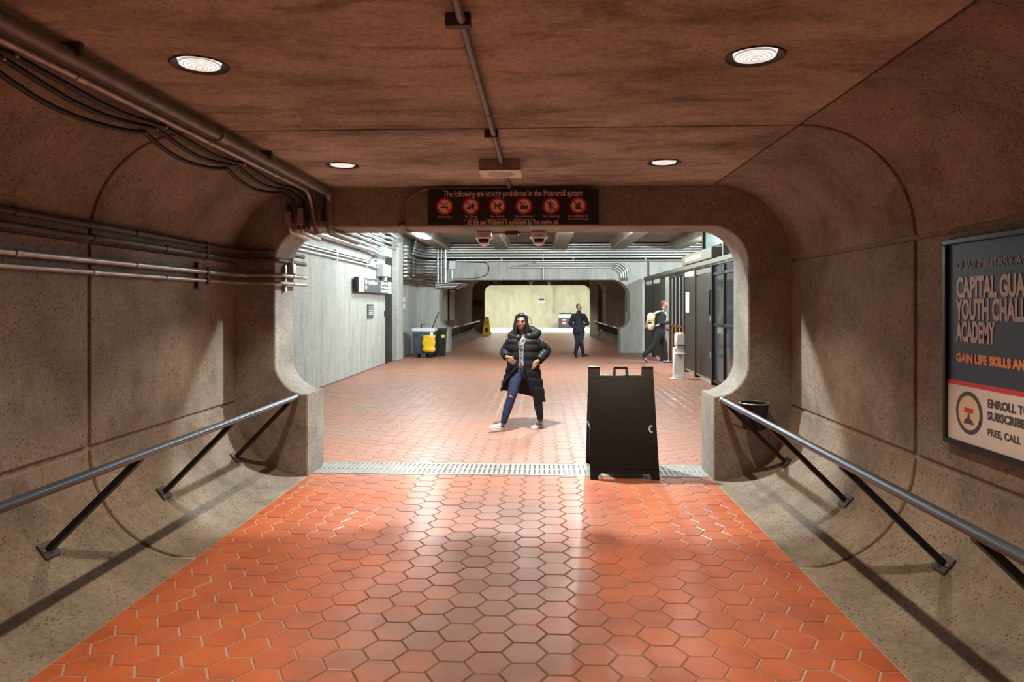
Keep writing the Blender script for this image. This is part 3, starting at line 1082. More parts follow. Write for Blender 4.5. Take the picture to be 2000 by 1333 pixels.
def sym(kind, cx_, cz_, k):
    """flat black pictograms inside the ring, in units of the ring radius k"""
    b = MB()
    def poly(pts):
        pts3 = [(cx_ + p[0] * k, SY - 0.0015, cz_ + p[1] * k) for p in pts]
        b.add(pts3, [tuple(range(len(pts)))])
    def rect(x0, z0, x1, z1):
        poly([(x0, z0), (x1, z0), (x1, z1), (x0, z1)])
    def disc(x, z, r_, ry=None):
        ry = ry or r_
        poly([(x + r_ * math.cos(a), z + ry * math.sin(a)) for a in [2 * PI * q / 14 for q in range(14)]])
    if kind == 0:
        rect(-0.62, -0.22, 0.5, -0.04)
        for q in range(9):
            a = -0.8 + q * 0.55
            disc(0.28 + 0.19 * math.cos(a), 0.38 + 0.2 * math.sin(a), 0.05)
    elif kind == 1:
        poly([(0.05, 0.35), (0.55, 0.35), (0.45, -0.45), (0.12, -0.45)])
        rect(0.28, 0.35, 0.34, 0.75)
        disc(-0.28, -0.22, 0.34, 0.17); rect(-0.6, -0.5, 0.02, -0.32)
    elif kind == 2:
        rect(-0.45, -0.1, 0.35, 0.2)
        rect(-0.45, -0.55, -0.3, 0.0); rect(0.18, -0.55, 0.33, 0.0)
        poly([(0.2, 0.15), (0.3, 0.5), (0.42, 0.62), (0.5, 0.45), (0.72, 0.25), (0.7, 0.12), (0.4, 0.1)])
        poly([(-0.45, 0.2), (-0.65, 0.35), (-0.62, 0.25), (-0.45, 0.05)])
    elif kind == 3:
        rect(-0.52, -0.55, 0.58, 0.12)
        poly([(-0.5, 0.12), (0.3, 0.62), (0.34, 0.56), (-0.38, 0.12)])
    elif kind == 4:
        disc(-0.1, 0.6, 0.13)
        rect(-0.25, -0.2, 0.05, 0.42); rect(-0.22, -0.75, -0.1, -0.2); rect(-0.07, -0.75, 0.04, -0.2); rect(-0.38, -0.25, -0.29, 0.4)
        poly([(0.05, 0.4), (0.5, 0.36), (0.5, 0.27), (0.05, 0.25)])
        rect(0.4, 0.05, 0.52, 0.2); rect(0.3, -0.1, 0.4, 0.02); disc(0.45, -0.5, 0.16)
    else:
        poly([(-0.42, -0.6), (0.3, -0.6), (0.3, 0.3), (0.1, 0.45), (-0.3, 0.25), (-0.42, 0.1)])
        poly([(0.05, 0.4), (0.42, 0.78), (0.5, 0.7), (0.2, 0.35)])
    return b


for k, x in enumerate((-0.915, -0.667, -0.415, -0.166, 0.088, 0.342)):
    z = 2.585
    d = MB(); d.lathe([(0.064, 0.0), (0.064, 0.001), (0.0, 0.001)], 28, caps=False)
    dd = MB(); dd.v = [(x + p[0], SY + 0.0015 - p[2], z + p[1]) for p in d.v]; dd.f = d.f
    ic = dd.build('pictogram', 'sign_disc', sg)
    r_ = MB()
    n = 32
    A = [[(x + q * math.cos(2 * PI * j / n), SY - 0.001 + yy, z + q * math.sin(2 * PI * j / n)) for j in range(n)] for q, yy in ((0.080, 0.002), (0.080, -0.001), (0.061, -0.001), (0.061, 0.002))]
    r_.loft(A, caps=False)
    r_.build('ring', 'sign_red', ic).location = (0, 0, 0)
    sym(k, x, z, 0.062).build('symbol', 'ink', ic).location = (0, 0, 0)
    sl = MB(); sl.box((x, SY - 0.0022, z), (0.128, 0.001, 0.013), rot=Matrix.Rotation(R(45), 3, 'Y'))
    sl.build('slash', 'sign_red', ic).location = (0, 0, 0)
    for j, c in enumerate(caps[k]):
        if c:
            text(c, 0.030 if j == 0 else 0.026, face_cam((x, SY, 2.487 - j * 0.026)), 'sign_text', sg, width=min(0.19, 0.0125 * len(c)))

# ------------------------------------------------------------------ dome cameras under the opening's top edge
for x, lab in ((-0.585, 'white dome camera hanging under the opening, left of the pair'), (-0.03, 'white dome camera hanging under the opening, right of the pair')):
    e = empty('dome_camera', (x, 7.02, 2.40)); tag(e, lab, 'camera', 'dome cameras under the opening')
    b = MB(); b.box((x, 7.0, 2.372), (0.15, 0.14, 0.056), bev=0.01); b.build('mount', 'beige_plastic', e)
    b = MB(); b.lathe([(0.088, 2.345), (0.09, 2.335), (0.085, 2.325), (0.07, 2.322)], 28, (x, 7.0, 0)); b.build('collar', 'white_gloss', e, angle=40)
    b = MB(); b.lathe([(0.066, 2.326), (0.064, 2.30), (0.052, 2.272), (0.03, 2.256), (0.004, 2.250)], 28, (x, 7.0, 0), caps=False); b.build('dome', 'white_gloss', e, smooth=True)
    b = MB()
    rings = []
    for i in range(7):
        a = R(-12 + 64 * i / 6)
        rings.append([(x + 0.0685 * math.cos(a) * math.sin(R(-52 + 104 * j / 10)), 7.0 - 0.0685 * math.cos(a) * math.cos(R(-52 + 104 * j / 10)), 2.324 - 0.074 * math.sin(a)) for j in range(11)])
    b.loft(rings, caps=False, closed=False); b.build('window', 'dome_glass', e, smooth=True)
e = empty('junction_box', (-0.30, 7.0, 2.40)); tag(e, 'small dark junction box between the two dome cameras', 'box')
b = MB(); b.box((-0.30, 7.0, 2.379), (0.13, 0.12, 0.042), bev=0.006); b.build('body', 'brown_metal', e)
b = MB(); b.tube([(-0.508, 7.0, 2.385), (-0.108, 7.0, 2.385)], 0.009, 8); b.build('conduit', 'conduit', e)

# ------------------------------------------------------------------ poster on the right wall
py0, py1, pz0, pz1 = 2.52, 4.035, 0.878, 2.02
pw = empty('poster', (2.30, (py0 + py1) / 2, pz0)); tag(pw, 'framed navy and white academy poster on the right wall', 'poster')
px_ = 2.302
for c, sz in (((px_, (py0 + py1) / 2, pz1 - 0.015), (0.05, py1 - py0, 0.03)), ((px_, (py0 + py1) / 2, pz0 + 0.015), (0.05, py1 - py0, 0.03)), ((px_, py0 + 0.015, (pz0 + pz1) / 2), (0.05, 0.03, pz1 - pz0 - 0.06)), ((px_, py1 - 0.015, (pz0 + pz1) / 2), (0.05, 0.03, pz1 - pz0 - 0.06))):
    b = MB(); b.box(c, sz, bev=0.004); b.build('frame', 'black_metal', pw)
zs = 1.225
b = MB(); b.box((2.300, (py0 + py1) / 2, (zs + pz1 - 0.03) / 2), (0.012, py1 - py0 - 0.06, pz1 - 0.03 - zs)); b.build('sheet', 'poster_navy', pw)
b = MB(); b.box((2.300, (py0 + py1) / 2, (zs + pz0 + 0.03) / 2), (0.012, py1 - py0 - 0.06, zs - pz0 - 0.03)); b.build('sheet', 'poster_white', pw)
b = MB(); b.box((2.2935, (py0 + py1) / 2, zs), (0.003, py1 - py0 - 0.06, 0.024)); b.build('stripe', 'sign_red', pw)
TX = 2.2925
M['poster_text'] = plain('poster_lettering', (0.66, 0.58, 0.56), 0.5)
M['poster_dim'] = plain('poster_dim_lettering', (0.30, 0.30, 0.31), 0.5)
yl = 3.925
text('QUASI-MILITARY ACADEMY', 0.062, face_nx((TX, yl, 1.868)), 'poster_dim', pw, 'LEFT')
text('CAPITAL GUARDIAN', 0.150, face_nx((TX, yl, 1.742)), 'poster_text', pw, 'LEFT', bold=0.006, width=0.80)
text('YOUTH CHALLENGE', 0.150, face_nx((TX, yl, 1.622)), 'poster_text', pw, 'LEFT', bold=0.006, width=0.76)
text('ACADEMY', 0.150, face_nx((TX, yl, 1.502)), 'poster_text', pw, 'LEFT', bold=0.006, width=0.33)
text('GAIN LIFE SKILLS AND A DIPLOMA', 0.062, face_nx((TX, yl, 1.362)), 'poster_orange', pw, 'LEFT', bold=0.004, width=0.92)
text('ENROLL TODAY', 0.058, face_nx((TX, 3.66, 1.145)), 'ink', pw, 'LEFT', bold=0.002)
text('SUBSCRIBE NOW', 0.058, face_nx((TX, 3.66, 1.082)), 'ink', pw, 'LEFT', bold=0.002)
text('FREE, CALL', 0.050, face_nx((TX, 3.66, 0.998)), 'ink', pw, 'LEFT', bold=0.001)


def disc_x(x, y, z, ry, rz, mat, parent, name, n=32):
    b = MB(); b.add([(x, y + ry * math.cos(2 * PI * k / n), z + rz * math.sin(2 * PI * k / n)) for k in range(n)], [tuple(range(n))])
    return b.build(name, mat, parent)


sy_, sz_ = 3.815, 1.072
sl = disc_x(TX, sy_, sz_, 0.115, 0.115, 'ink', pw, 'seal')
disc_x(TX - 0.0008, sy_, sz_, 0.092, 0.092, 'poster_cream', sl, 'seal_field').location = (0, 0, 0)
b = MB(); b.box((TX - 0.0016, sy_, sz_ + 0.014), (0.0008, 0.075, 0.026)); b.build('seal_bar', 'sign_red', sl).location = (0, 0, 0)
b = MB(); b.add([(TX - 0.0016, sy_ + p[0], sz_ + p[1]) for p in ((-0.045, -0.06), (0.045, -0.06), (0.03, -0.035), (0.012, -0.03), (0.006, 0.0), (-0.006, 0.0), (-0.012, -0.03), (-0.03, -0.035))], [tuple(range(8))]); b.build('seal_figure', 'ink', sl).location = (0, 0, 0)

# ------------------------------------------------------------------ small black bin behind the right handrail
e = empty('waste_bin', (1.955, 6.455, 0.53)); tag(e, 'small black bin with bright rim behind the right handrail', 'bin')
bc = (1.955, 6.455, 0)
b = MB(); b.lathe([(0.0, 0.515), (0.098, 0.515), (0.104, 0.53), (0.128, 0.75), (0.122, 0.75), (0.098, 0.53), (0.0, 0.525)], 32, bc, caps=False); b.build('body', 'black_plastic', e, angle=40)
b = MB()
b.loft([[(bc[0] + (0.130 + 0.006 * math.cos(q)) * math.cos(2 * PI * k / 32), bc[1] + (0.130 + 0.006 * math.cos(q)) * math.sin(2 * PI * k / 32), 0.752 + 0.006 * math.sin(q)) for q in [2 * PI * j / 6 for j in range(6)]] for k in range(33)], caps=False)
b.build('rim', 'steel', e, smooth=True)
b = MB(); b.tube(fillet([(1.83, 6.455, 0.74), (1.72, 6.455, 0.79), (1.675, 6.455, 0.808), (1.642, 6.455, 0.772)], 0.03), 0.005, 8); b.build('hook', 'steel', e)
b = MB(); b.box((1.955, 6.574, 0.70), (0.05, 0.012, 0.06)); b.build('bracket', 'black_metal', e)

# ------------------------------------------------------------------ folding A-frame sign
af = empty('folding_sign', (0.79, 6.93, 0)); tag(af, 'black plastic folding A-frame sign standing on the floor grate', 'sign')
ax0, ax1 = 0.462, 1.112
axm = (ax0 + ax1) / 2


def af_panel(yb_, yt_, sgn):
    """one leaf, feet at yb_, top at yt_ (z 1.04)"""
    def pt(x, z, d=0.0):
        u = z / 1.04
        return (x, yb_ + (yt_ - yb_) * u + d * sgn, z)
    def slab(poly, d0, d1, name, mat, parent):
        b = MB()
        n = len(poly)
        vs_ = [pt(p[0], p[1], d0) for p in poly] + [pt(p[0], p[1], d1) for p in poly]
        fs = [tuple(range(n)), tuple(range(2 * n - 1, n - 1, -1))] + [(i, i + n, (i + 1) % n + n, (i + 1) % n) for i in range(n)]
        b.add(vs_, fs)
        return b.build(name, mat, parent)
    outline = [(ax0, 0.0), (ax0 + 0.075, 0.0), (ax0 + 0.075, 0.03), (ax0 + 0.10, 0.055), (ax1 - 0.10, 0.055), (ax1 - 0.075, 0.03), (ax1 - 0.075, 0.0), (ax1, 0.0),
               (ax1 - 0.004, 1.04), (ax1 - 0.115, 1.04), (ax1 - 0.117, 0.955), (axm + 0.075, 0.955), (axm + 0.066, 1.036), (axm - 0.066, 1.036), (axm - 0.075, 0.955), (ax0 + 0.117, 0.955), (ax0 + 0.115, 1.04), (ax0 + 0.004, 1.04)]
    # handle hole: split into a frame around it
    body = [p for p in outline if not (abs(p[0] - axm) < 0.1 and p[1] > 0.9)]
    leaf = slab(body, 0.0, 0.032, 'leaf', 'black_plastic', af)
    for q in (-1, 1):
        slab([(axm + q * 0.078, 0.945), (axm + q * 0.052, 0.945), (axm + q * 0.048, 1.03), (axm + q * 0.068, 1.03)], 0.0, 0.03, 'handle_side', 'black_plastic', leaf).location = (0, 0, 0)
    slab([(axm - 0.068, 1.015), (axm + 0.068, 1.015), (axm + 0.062, 1.04), (axm - 0.062, 1.04)], 0.0, 0.03, 'handle', 'black_plastic', leaf).location = (0, 0, 0)
    # raised border around the writing surface
    for poly in ([(ax0 + 0.01, 0.10), (ax0 + 0.032, 0.12), (ax0 + 0.032, 0.925), (ax0 + 0.01, 0.945)], [(ax1 - 0.01, 0.10), (ax1 - 0.032, 0.12), (ax1 - 0.032, 0.925), (ax1 - 0.01, 0.945)],
                 [(ax0 + 0.01, 0.10), (ax1 - 0.01, 0.10), (ax1 - 0.032, 0.122), (ax0 + 0.032, 0.122)], [(ax0 + 0.032, 0.925), (ax1 - 0.032, 0.925), (ax1 - 0.01, 0.945), (ax0 + 0.01, 0.945)]):
        slab(poly, -0.006, 0.0, 'border', 'black_plastic', leaf).location = (0, 0, 0)
    return leaf, pt


leaf, pt = af_panel(6.57, 6.935, 1)
af_panel(7.315, 6.95, -1)
b = MB()
n = 14
o_ = [pt(1.058 + 0.027 * math.cos(R(60 + 240 * k / n)), 0.455 + 0.036 * math.sin(R(60 + 240 * k / n)), -0.002) for k in range(n + 1)]
i_ = [pt(1.062 + 0.014 * math.cos(R(60 + 240 * k / n)), 0.455 + 0.022 * math.sin(R(60 + 240 * k / n)), -0.002) for k in range(n + 1)]
b.loft([o_, i_], caps=False, closed=False)
b.build('white_mark', 'white_gloss', af)
b = MB(); b.tube([(ax0 + 0.008, 6.72, 0.46), (ax0 + 0.008, 7.16, 0.46)], 0.006, 8); b.build('spreader', 'steel', af)

# ================================================================== HALL
# ------------------------------------------------------------------ left hall wall: sign, notice, boxes, conduits
e = empty('exit_sign', (-4.30, 17.6, 1.97)); tag(e, 'grey exit direction sign with white ends on the bright left hall wall', 'sign')
b = MB(); b.box((-4.30, 17.62, 2.14), (0.10, 3.55, 0.355), bev=0.01); b.build('board', 'sign_black', e)
b = MB(); b.box((-4.246, 17.62, 2.14), (0.006, 3.45, 0.33)); b.build('face', 'sign_grey', e)
for y, w in ((16.12, 0.46), (19.16, 0.40)):
    b = MB(); b.box((-4.240, y, 2.14), (0.006, w, 0.335)); p = b.build('end_panel', 'white_gloss', e)
    c = MB()
    c.add([(-4.235, y + q[0], 2.14 + q[1]) for q in ((-0.11, 0.02), (0.0, 0.11), (0.11, 0.02), (0.06, 0.02), (0.0, 0.07), (-0.06, 0.02))], [tuple(range(6))])
    c.add([(-4.235, y + q[0], 2.14 + q[1]) for q in ((-0.09, -0.03), (0.0, -0.10), (0.09, -0.03), (0.04, -0.03), (0.0, -0.06), (-0.04, -0.03))], [tuple(range(6))])
    c.build('arrow', 'ink', p).location = (0, 0, 0)
text('Exit to Joan McDonnell', 0.15, face_px((-4.241, 16.45, 2.225)), 'white_gloss', e, 'LEFT', bold=0.004, width=1.25)
text('Cir', 0.15, face_px((-4.241, 16.45, 2.09)), 'white_gloss', e, 'LEFT', bold=0.004)
text('Exits to Cast', 0.12, face_px((-4.241, 18.92, 2.245)), 'white_gloss', e, 'RIGHT', bold=0.004, width=0.75)
text('Constitution', 0.12, face_px((-4.241, 18.92, 2.14)), 'white_gloss', e, 'RIGHT', bold=0.004, width=0.85)
text('Street NW', 0.12, face_px((-4.241, 18.92, 2.035)), 'white_gloss', e, 'RIGHT', bold=0.004, width=0.85)

e = empty('wall_notice', (-4.38, 17.5, 1.32)); tag(e, 'small grey notice panel on the left hall wall below the exit sign', 'notice')
b = MB(); b.box((-4.385, 17.52, 1.50), (0.03, 0.55, 0.36), bev=0.005); b.build('plate', 'sign_grey', e)
for k in range(5):
    b = MB(); b.box((-4.368, 17.52, 1.61 - 0.045 * k), (0.004, 0.42 - 0.05 * (k % 2), 0.016)); b.build('text_line', 'white_gloss', e)
b = MB(); b.box((-4.384, 19.2, 1.42), (0.03, 0.12, 0.16), bev=0.01); o = b.build('door_handle_plate', 'black_metal'); tag(o, 'small black plate at the edge of the left hall wall', 'plate')

for (y0, y1, z0, z1, lab) in ((18.2, 19.1, 2.42, 2.76, 'lower grey electrical box above the exit sign'), (18.3, 19.2, 2.98, 3.22, 'upper grey electrical box above the exit sign')):
    e = empty('electrical_box', (-4.3, (y0 + y1) / 2, z0)); tag(e, lab, 'box')
    b = MB(); b.box((-4.29, (y0 + y1) / 2, (z0 + z1) / 2), (0.20, y1 - y0, z1 - z0), bev=0.01); b.build('body', 'grey_box', e)
    b = MB(); b.box((-4.185, (y0 + y1) / 2, (z0 + z1) / 2), (0.012, (y1 - y0) * 0.92, (z1 - z0) * 0.9), bev=0.003); b.build('cover', 'grey_box', e)
conduit([(-4.28, 18.65, 2.42), (-4.28, 18.65, 2.32)], 0.085, 'steel', 'short fat steel pipe between the grey box and the exit sign')

G3 = 'steel conduits along the left hall wall'
for x, z, r, lab in ((-4.36, 2.79, 0.020, 'upper of three slim conduits on the left hall wall'), (-4.35, 2.735, 0.022, 'middle of three slim conduits on the left hall wall'), (-4.35, 2.655, 0.026, 'lower of three slim conduits on the left hall wall')):
    conduit([(x, 7.2, z), (x, 17.4, z), (x, 17.8, z + (0.12 if z > 2.7 else -0.02)), (x, 18.3, z + (0.12 if z > 2.7 else -0.02))] if z < 2.78 else [(x, 7.2, z), (x, 17.5, z), (x, 18.3, z + 0.24)], r, 'steel', lab, G3,
            clamps=[((x - 0.005, y, z), (0.05, 0.06, 0.10)) for y in (10.5, 14.5, 17.0)], kids='steel')
for k, (x, z, r, lab) in enumerate(((-4.24, 3.02, 0.060, 'thick pale pipe below the conduits high on the left hall wall'), (-4.30, 3.16, 0.032, 'pale conduit above the thick pipe on the left hall wall'))):
    conduit([(x, 7.2, z), (x, 17.2, z), (x, 18.0, z - 0.05), (x, 18.35, z - 0.02)], r, 'steel', lab, G3, rad=0.3, clamps=[((x - 0.03, y, z + 0.0), (0.09, 0.05, r * 2.6)) for y in (9.5, 13.0, 16.0)])
for k in range(4):
    x = -4.26 + 0.07 * k
    z = 3.30 + 0.10 * k
    pts = [(x, 7.2 + 0.25 * j, z - 0.035 * abs(math.sin((7.2 + 0.25 * j + k * 0.4) * PI / 1.3))) for j in range(52)]
    b = MB(); b.tube(pts, 0.034, 8)
    tag(b.build('cable', 'steel', smooth=True), '%s wavy grey armoured cable high on the left hall wall' % ('lowest', 'second lowest', 'second highest', 'highest')[k], 'cable', 'armoured cables high on the left hall wall')

# beyond the pier: a dense stack of conduits, bending onto the beam
G4 = 'stacked conduits on the wall beyond the pier'
for k in range(9):
    z = 2.36 + 0.105 * k
    x = -4.335 + 0.03 * (k % 3)
    mat = 'brown_metal' if k < 4 else 'steel'
    e_ = 23.2 + 0.09 * (k % 4)
    pts = [(x, 21.1, z), (x, e_, z), (x + 0.28, 24.05, z + 0.02), (-3.6 + 0.04 * k, 24.08, z + (0.0 if k > 3 else -0.05))]
    conduit(pts, 0.030 + 0.006 * (k % 2), mat, '%s conduit in the stack on the wall beyond the pier' % ('lowest', 'second lowest', 'third lowest', 'fourth lowest', 'middle', 'fourth highest', 'third highest', 'second highest', 'highest')[k], G4, rad=0.35, seg=8)
for k in range(7):
    y = 21.5 + 0.1 * k
    x = -4.20 + 0.05 * (k % 2)
    z = 3.35 + 0.055 * (k % 5)
    b = MB(); b.tube([(x, 21.08, z - 0.3), (x + 0.1, 21.15, z - 0.24), (x + 0.02, 21.22, z - 0.18), (x + 0.12, 21.3, z - 0.08)], 0.035, 8)
for j, (y, z0, z1) in enumerate(((21.35, 2.5, 3.6), (22.3, 2.42, 3.3), (22.95, 2.55, 3.2))):
    e = empty('strut_rack', (-4.25, y, z0)); tag(e, ('pale upright strut nearest the pier across the conduit stack', 'dark upright strut in the middle of the conduit stack', 'dark upright strut at the far end of the conduit stack')[j], 'bracket')
    b = MB(); b.box((-4.215, y, (z0 + z1) / 2), (0.02, 0.06, z1 - z0)); b.build('channel', 'steel' if j == 0 else 'frame_bronze', e)
    for q in range(3):
        b = MB(); b.box((-4.30, y, z0 + 0.1 + q * (z1 - z0 - 0.2) / 2), (0.17, 0.05, 0.03)); b.build('arm', 'steel', e)
e = empty('conduit_riser', (-4.25, 21.2, 3.5)); tag(e, 'bundle of stubby conduit ends beside the pier top', 'fitting')
for k in range(9):
    b = MB(); z = 2.55 + 0.115 * k
    b.tube(fillet([(-4.30, 21.1, z), (-4.16, 21.14, z + 0.01), (-4.12, 21.3, z + 0.015)], 0.08), 0.038, 8)
    b.build('elbow', 'steel', e, smooth=True)

G5 = 'steel conduits running across the bright beam'
names5 = ('lowest, slim', 'second lowest', 'third lowest', 'middle', 'third highest', 'second highest', 'highest')
for k, (z, r, x0_) in enumerate(((3.215, 0.034, -3.0), (3.33, 0.042, -3.75), (3.425, 0.040, -3.85), (3.52, 0.042, -3.95), (3.605, 0.040, -4.05), (3.69, 0.042, -4.1), (3.775, 0.030, -4.1))):
    ptl = [(x0_, 24.10, z), (6.4, 24.10, z)]
    if k:
        ptl = [(-4.25 + 0.02 * k, 22.6, z + 0.03), (-4.22 + 0.02 * k, 23.5, z + 0.03), (x0_, 24.10, z), (6.4, 24.10, z)]
    conduit(ptl, r, 'steel', '%s steel conduit across the beam over the far opening' % names5[k], G5, rad=0.3,
            clamps=[((x, 24.15, z), (0.05, 0.06, r * 3)) for x in (-1.4, 1.1, 3.6)], kids='conduit')
for k in range(4):
    z = 3.14 - 0.055 * k
    x = 2.98 - 0.075 * k
    conduit([(-0.2 - 0.3 * k, 24.12, z - 0.0), (x - 0.25, 24.12, z), (x, 24.12, z - 0.22), (x, 24.12, 2.57), (x, 24.25, 2.50)], 0.030, 'steel', '%s of four conduits bending down at the right end of the beam' % ('outermost', 'second outermost', 'second innermost', 'innermost')[k], 'conduits bending down beside the far opening', rad=0.22,
            clamps=[((x, 24.15, 2.68), (0.09, 0.04, 0.05))], kids='steel')
conduit([(3.70, 24.14, 3.2), (3.70, 24.14, 2.60)], 0.022, 'conduit_dk', 'thin dark drop pipe at the right end of the beam')
for k, (x, r, lab) in enumerate(((-3.62, 0.035, 'leftmost upright pipe at the left end of the beam'), (-3.50, 0.030, 'middle upright pipe at the left end of the beam'), (-3.36, 0.058, 'fat upright pipe at the left end of the beam'))):
    conduit([(x, 23.98, 2.44), (x, 23.98, 3.78 if k == 2 else 3.6)], r, 'steel', lab, 'upright pipes at the left end of the beam', couplings=[((x, 23.98, 3.1), (0, 0, 1)), ((x, 23.98, 2.6), (0, 0, 1))])
e = empty('electrical_box', (-3.10, 24.1, 2.95)); tag(e, 'grey electrical box on the beam beside the fat upright pipe', 'box')
b = MB(); b.box((-3.12, 24.10, 3.06), (0.24, 0.18, 0.30), bev=0.01); b.build('body', 'grey_box', e)
b = MB(); b.tube([(-3.14, 24.1, 2.9), (-3.14, 24.1, 2.6)], 0.03, 8); b.build('nipple', 'steel', e)
for k in range(4):
    conduit([(-3.72, 24.05, 2.46 - 0.06 * k), (-3.2, 24.05, 2.43 - 0.06 * k), (-2.75 - 0.1 * k, 24.15, 2.42 - 0.05 * k), (-2.7 - 0.12 * k, 25.4, 2.42 - 0.05 * k)], 0.026, 'steel', '%s of four short conduits bundled at the left corner of the far opening' % ('top', 'second', 'third', 'lowest')[k], 'short conduits at the left corner of the far opening', rad=0.2, seg=8)
e = empty('wall_switch_box', (-4.38, 22.0, 1.62)); tag(e, 'two pale switch plates on the wall beyond the pier', 'switch')
for z in (1.83, 1.62):
    b = MB(); b.box((-4.385, 21.9, z), (0.03, 0.30, 0.17), bev=0.01); b.build('plate', 'beige_plastic', e)
conduit([(-2.6, 24.16, 3.17), (-1.85, 24.16, 3.15), (-1.85, 24.16, 2.72), (-2.3, 24.16, 2.60), (-3.1, 24.16, 2.58)], 0.012, 'cable', 'thin dark cable looping down the bright beam', rad=0.2, cat='cable')
conduit([(0.05, 24.14, 3.75), (0.05, 24.14, 2.56)], 0.022, 'steel', 'thin upright pipe crossing the middle of the beam')

# hall fluorescent fixtures: seen beside the pier, others added unseen to light the hall
def strip_light(x, y, z, L, label, en, along='x'):
    e = empty('strip_light', (x, y, z)); tag(e, label, 'light', 'fluorescent strip lights under the hall ceiling')
    dx, dy = (L, 0.16) if along == 'x' else (0.16, L)
    b = MB(); b.box((x, y, z + 0.04), (dx, dy, 0.06), bev=0.01); b.build('tray', 'white_plastic', e)
    b = MB(); b.box((x, y, z - 0.004), (dx * 0.96, dy * 0.7, 0.028), bev=0.008); b.build('diffuser', 'tube', e)
    for q in (-1, 1):
        b = MB(); b.tube([(x + q * dx * 0.3, y + (q * dy * 0.3 if along == 'y' else 0), z + 0.07), (x + q * dx * 0.3, y + (q * dy * 0.3 if along == 'y' else 0), HZ)], 0.008, 6); b.build('hanger', 'steel', e)
    if en:
        for q in (-0.35, 0.35):
            l = bpy.data.lights.new('strip_light_glow', 'POINT'); l.energy = en / 2; l.color = (0.89, 1.0, 0.99); l.shadow_soft_size = 0.05
            o = bpy.data.objects.new('strip_light_glow', l); COL.objects.link(o); o.parent = e
            o.location = (q * dx, q * dy, -0.09) if along == 'y' else (q * dx, 0, -0.09)
    return e


# ------------------------------------------------------------------ wheeled bin with yellow bag, black bin, stick
bx, by = -3.70, 21.75
e = empty('wheeled_bin', (bx, by, 0)); tag(e, 'blue-grey wheeled waste bin with white liner and yellow bag', 'bin')


def rr(cx_, cy_, hx, hy, z, r_=0.06, n=4):
    out = []
    for sx_, sy_, a0 in ((1, 1, 0), (-1, 1, 90), (-1, -1, 180), (1, -1, 270)):
        for k in range(n + 1):
            a = R(a0 + 90 * k / n)
            out.append((cx_ + sx_ * (hx - r_) + r_ * math.cos(a), cy_ + sy_ * (hy - r_) + r_ * math.sin(a), z))
    return out


b = MB(); b.loft([rr(bx, by, 0.28, 0.26, 0.14), rr(bx, by, 0.31, 0.28, 0.17), rr(bx, by, 0.345, 0.315, 0.86), rr(bx, by, 0.37, 0.335, 0.865), rr(bx, by, 0.37, 0.335, 0.90)]); b.build('tub', 'bin_blue', e, angle=40)
b = MB(); b.loft([rr(bx, by, 0.365, 0.33, 0.84), rr(bx, by, 0.378, 0.342, 0.86), rr(bx, by, 0.378, 0.342, 0.925), rr(bx, by, 0.33, 0.30, 0.935), rr(bx, by, 0.31, 0.28, 0.80)], caps=False); b.build('liner', 'bag_white', e, angle=40)
b = MB(); b.box((bx - 0.20, by - 0.34, 0.78), (0.16, 0.03, 0.09), bev=0.01); b.build('grip', 'bin_blue', e)
b = MB()
rings = []
rs = random.Random(3)
for i in range(9):
    z = 0.205 + 0.51 * i / 8
    w = 0.20 + 0.02 * math.sin(i * 1.7) - (0.05 if i == 0 else 0)
    rings.append([(bx + 0.19 + w * math.cos(a) * (1 + rs.uniform(-0.05, 0.05)), by - 0.34 - 0.055 * (1 + rs.uniform(-0.4, 0.4)) * (math.sin(a) + 0.3), z + rs.uniform(-0.012, 0.012)) for a in [2 * PI * k / 14 for k in range(14)]])
b.loft(rings); b.build('yellow_bag', 'yellow', e, smooth=True)
b = MB(); b.box((bx + 0.27, by - 0.37, 0.76), (0.10, 0.03, 0.12), bev=0.015); b.build('paper', 'white_gloss', e)
for qx in (-0.2, 0.2):
    for qy in (-0.18, 0.18):
        b = MB(); b.tube([(bx + qx - 0.02, by + qy, 0.05), (bx + qx + 0.02, by + qy, 0.05)], 0.05, 14); c = b.build('caster', 'black_plastic', e, angle=40)
        b = MB(); b.box((bx + qx, by + qy, 0.105), (0.06, 0.05, 0.08)); b.build('fork', 'brown_metal', c).location = (0, 0, 0)
e = empty('waste_bin', (-3.42, 22.42, 0)); tag(e, 'black waste bin with yellow-green tag behind the blue-grey bin', 'bin')
b = MB(); b.loft([rr(-3.45, 22.42, 0.29, 0.26, 0.0), rr(-3.45, 22.42, 0.33, 0.29, 0.82), rr(-3.45, 22.42, 0.35, 0.31, 0.83), rr(-3.45, 22.42, 0.35, 0.31, 0.90)]); b.build('tub', 'black_plastic', e, angle=40)
b = MB(); b.box((-3.17, 22.10, 0.66), (0.12, 0.02, 0.10)); b.build('tag', plain('lime_tag', (0.5, 0.62, 0.05), 0.5), e)
b = MB(); b.tube([(-3.60, 22.62, 0.90), (-3.44, 23.0, 1.42)], 0.016, 8)
o = b.build('broom_handle', 'black_metal'); tag(o, 'thin black broom handle leaning up from the bins', 'broom')
b = MB(); b.tube(fillet([(bx - 0.1, by, 0.86), (bx - 0.1, by, 1.05), (bx + 0.06, by, 1.06)], 0.03), 0.014, 8)
o = b.build('cane_handle', 'black_metal'); tag(o, 'short bent black handle sticking up out of the blue-grey bin', 'handle')

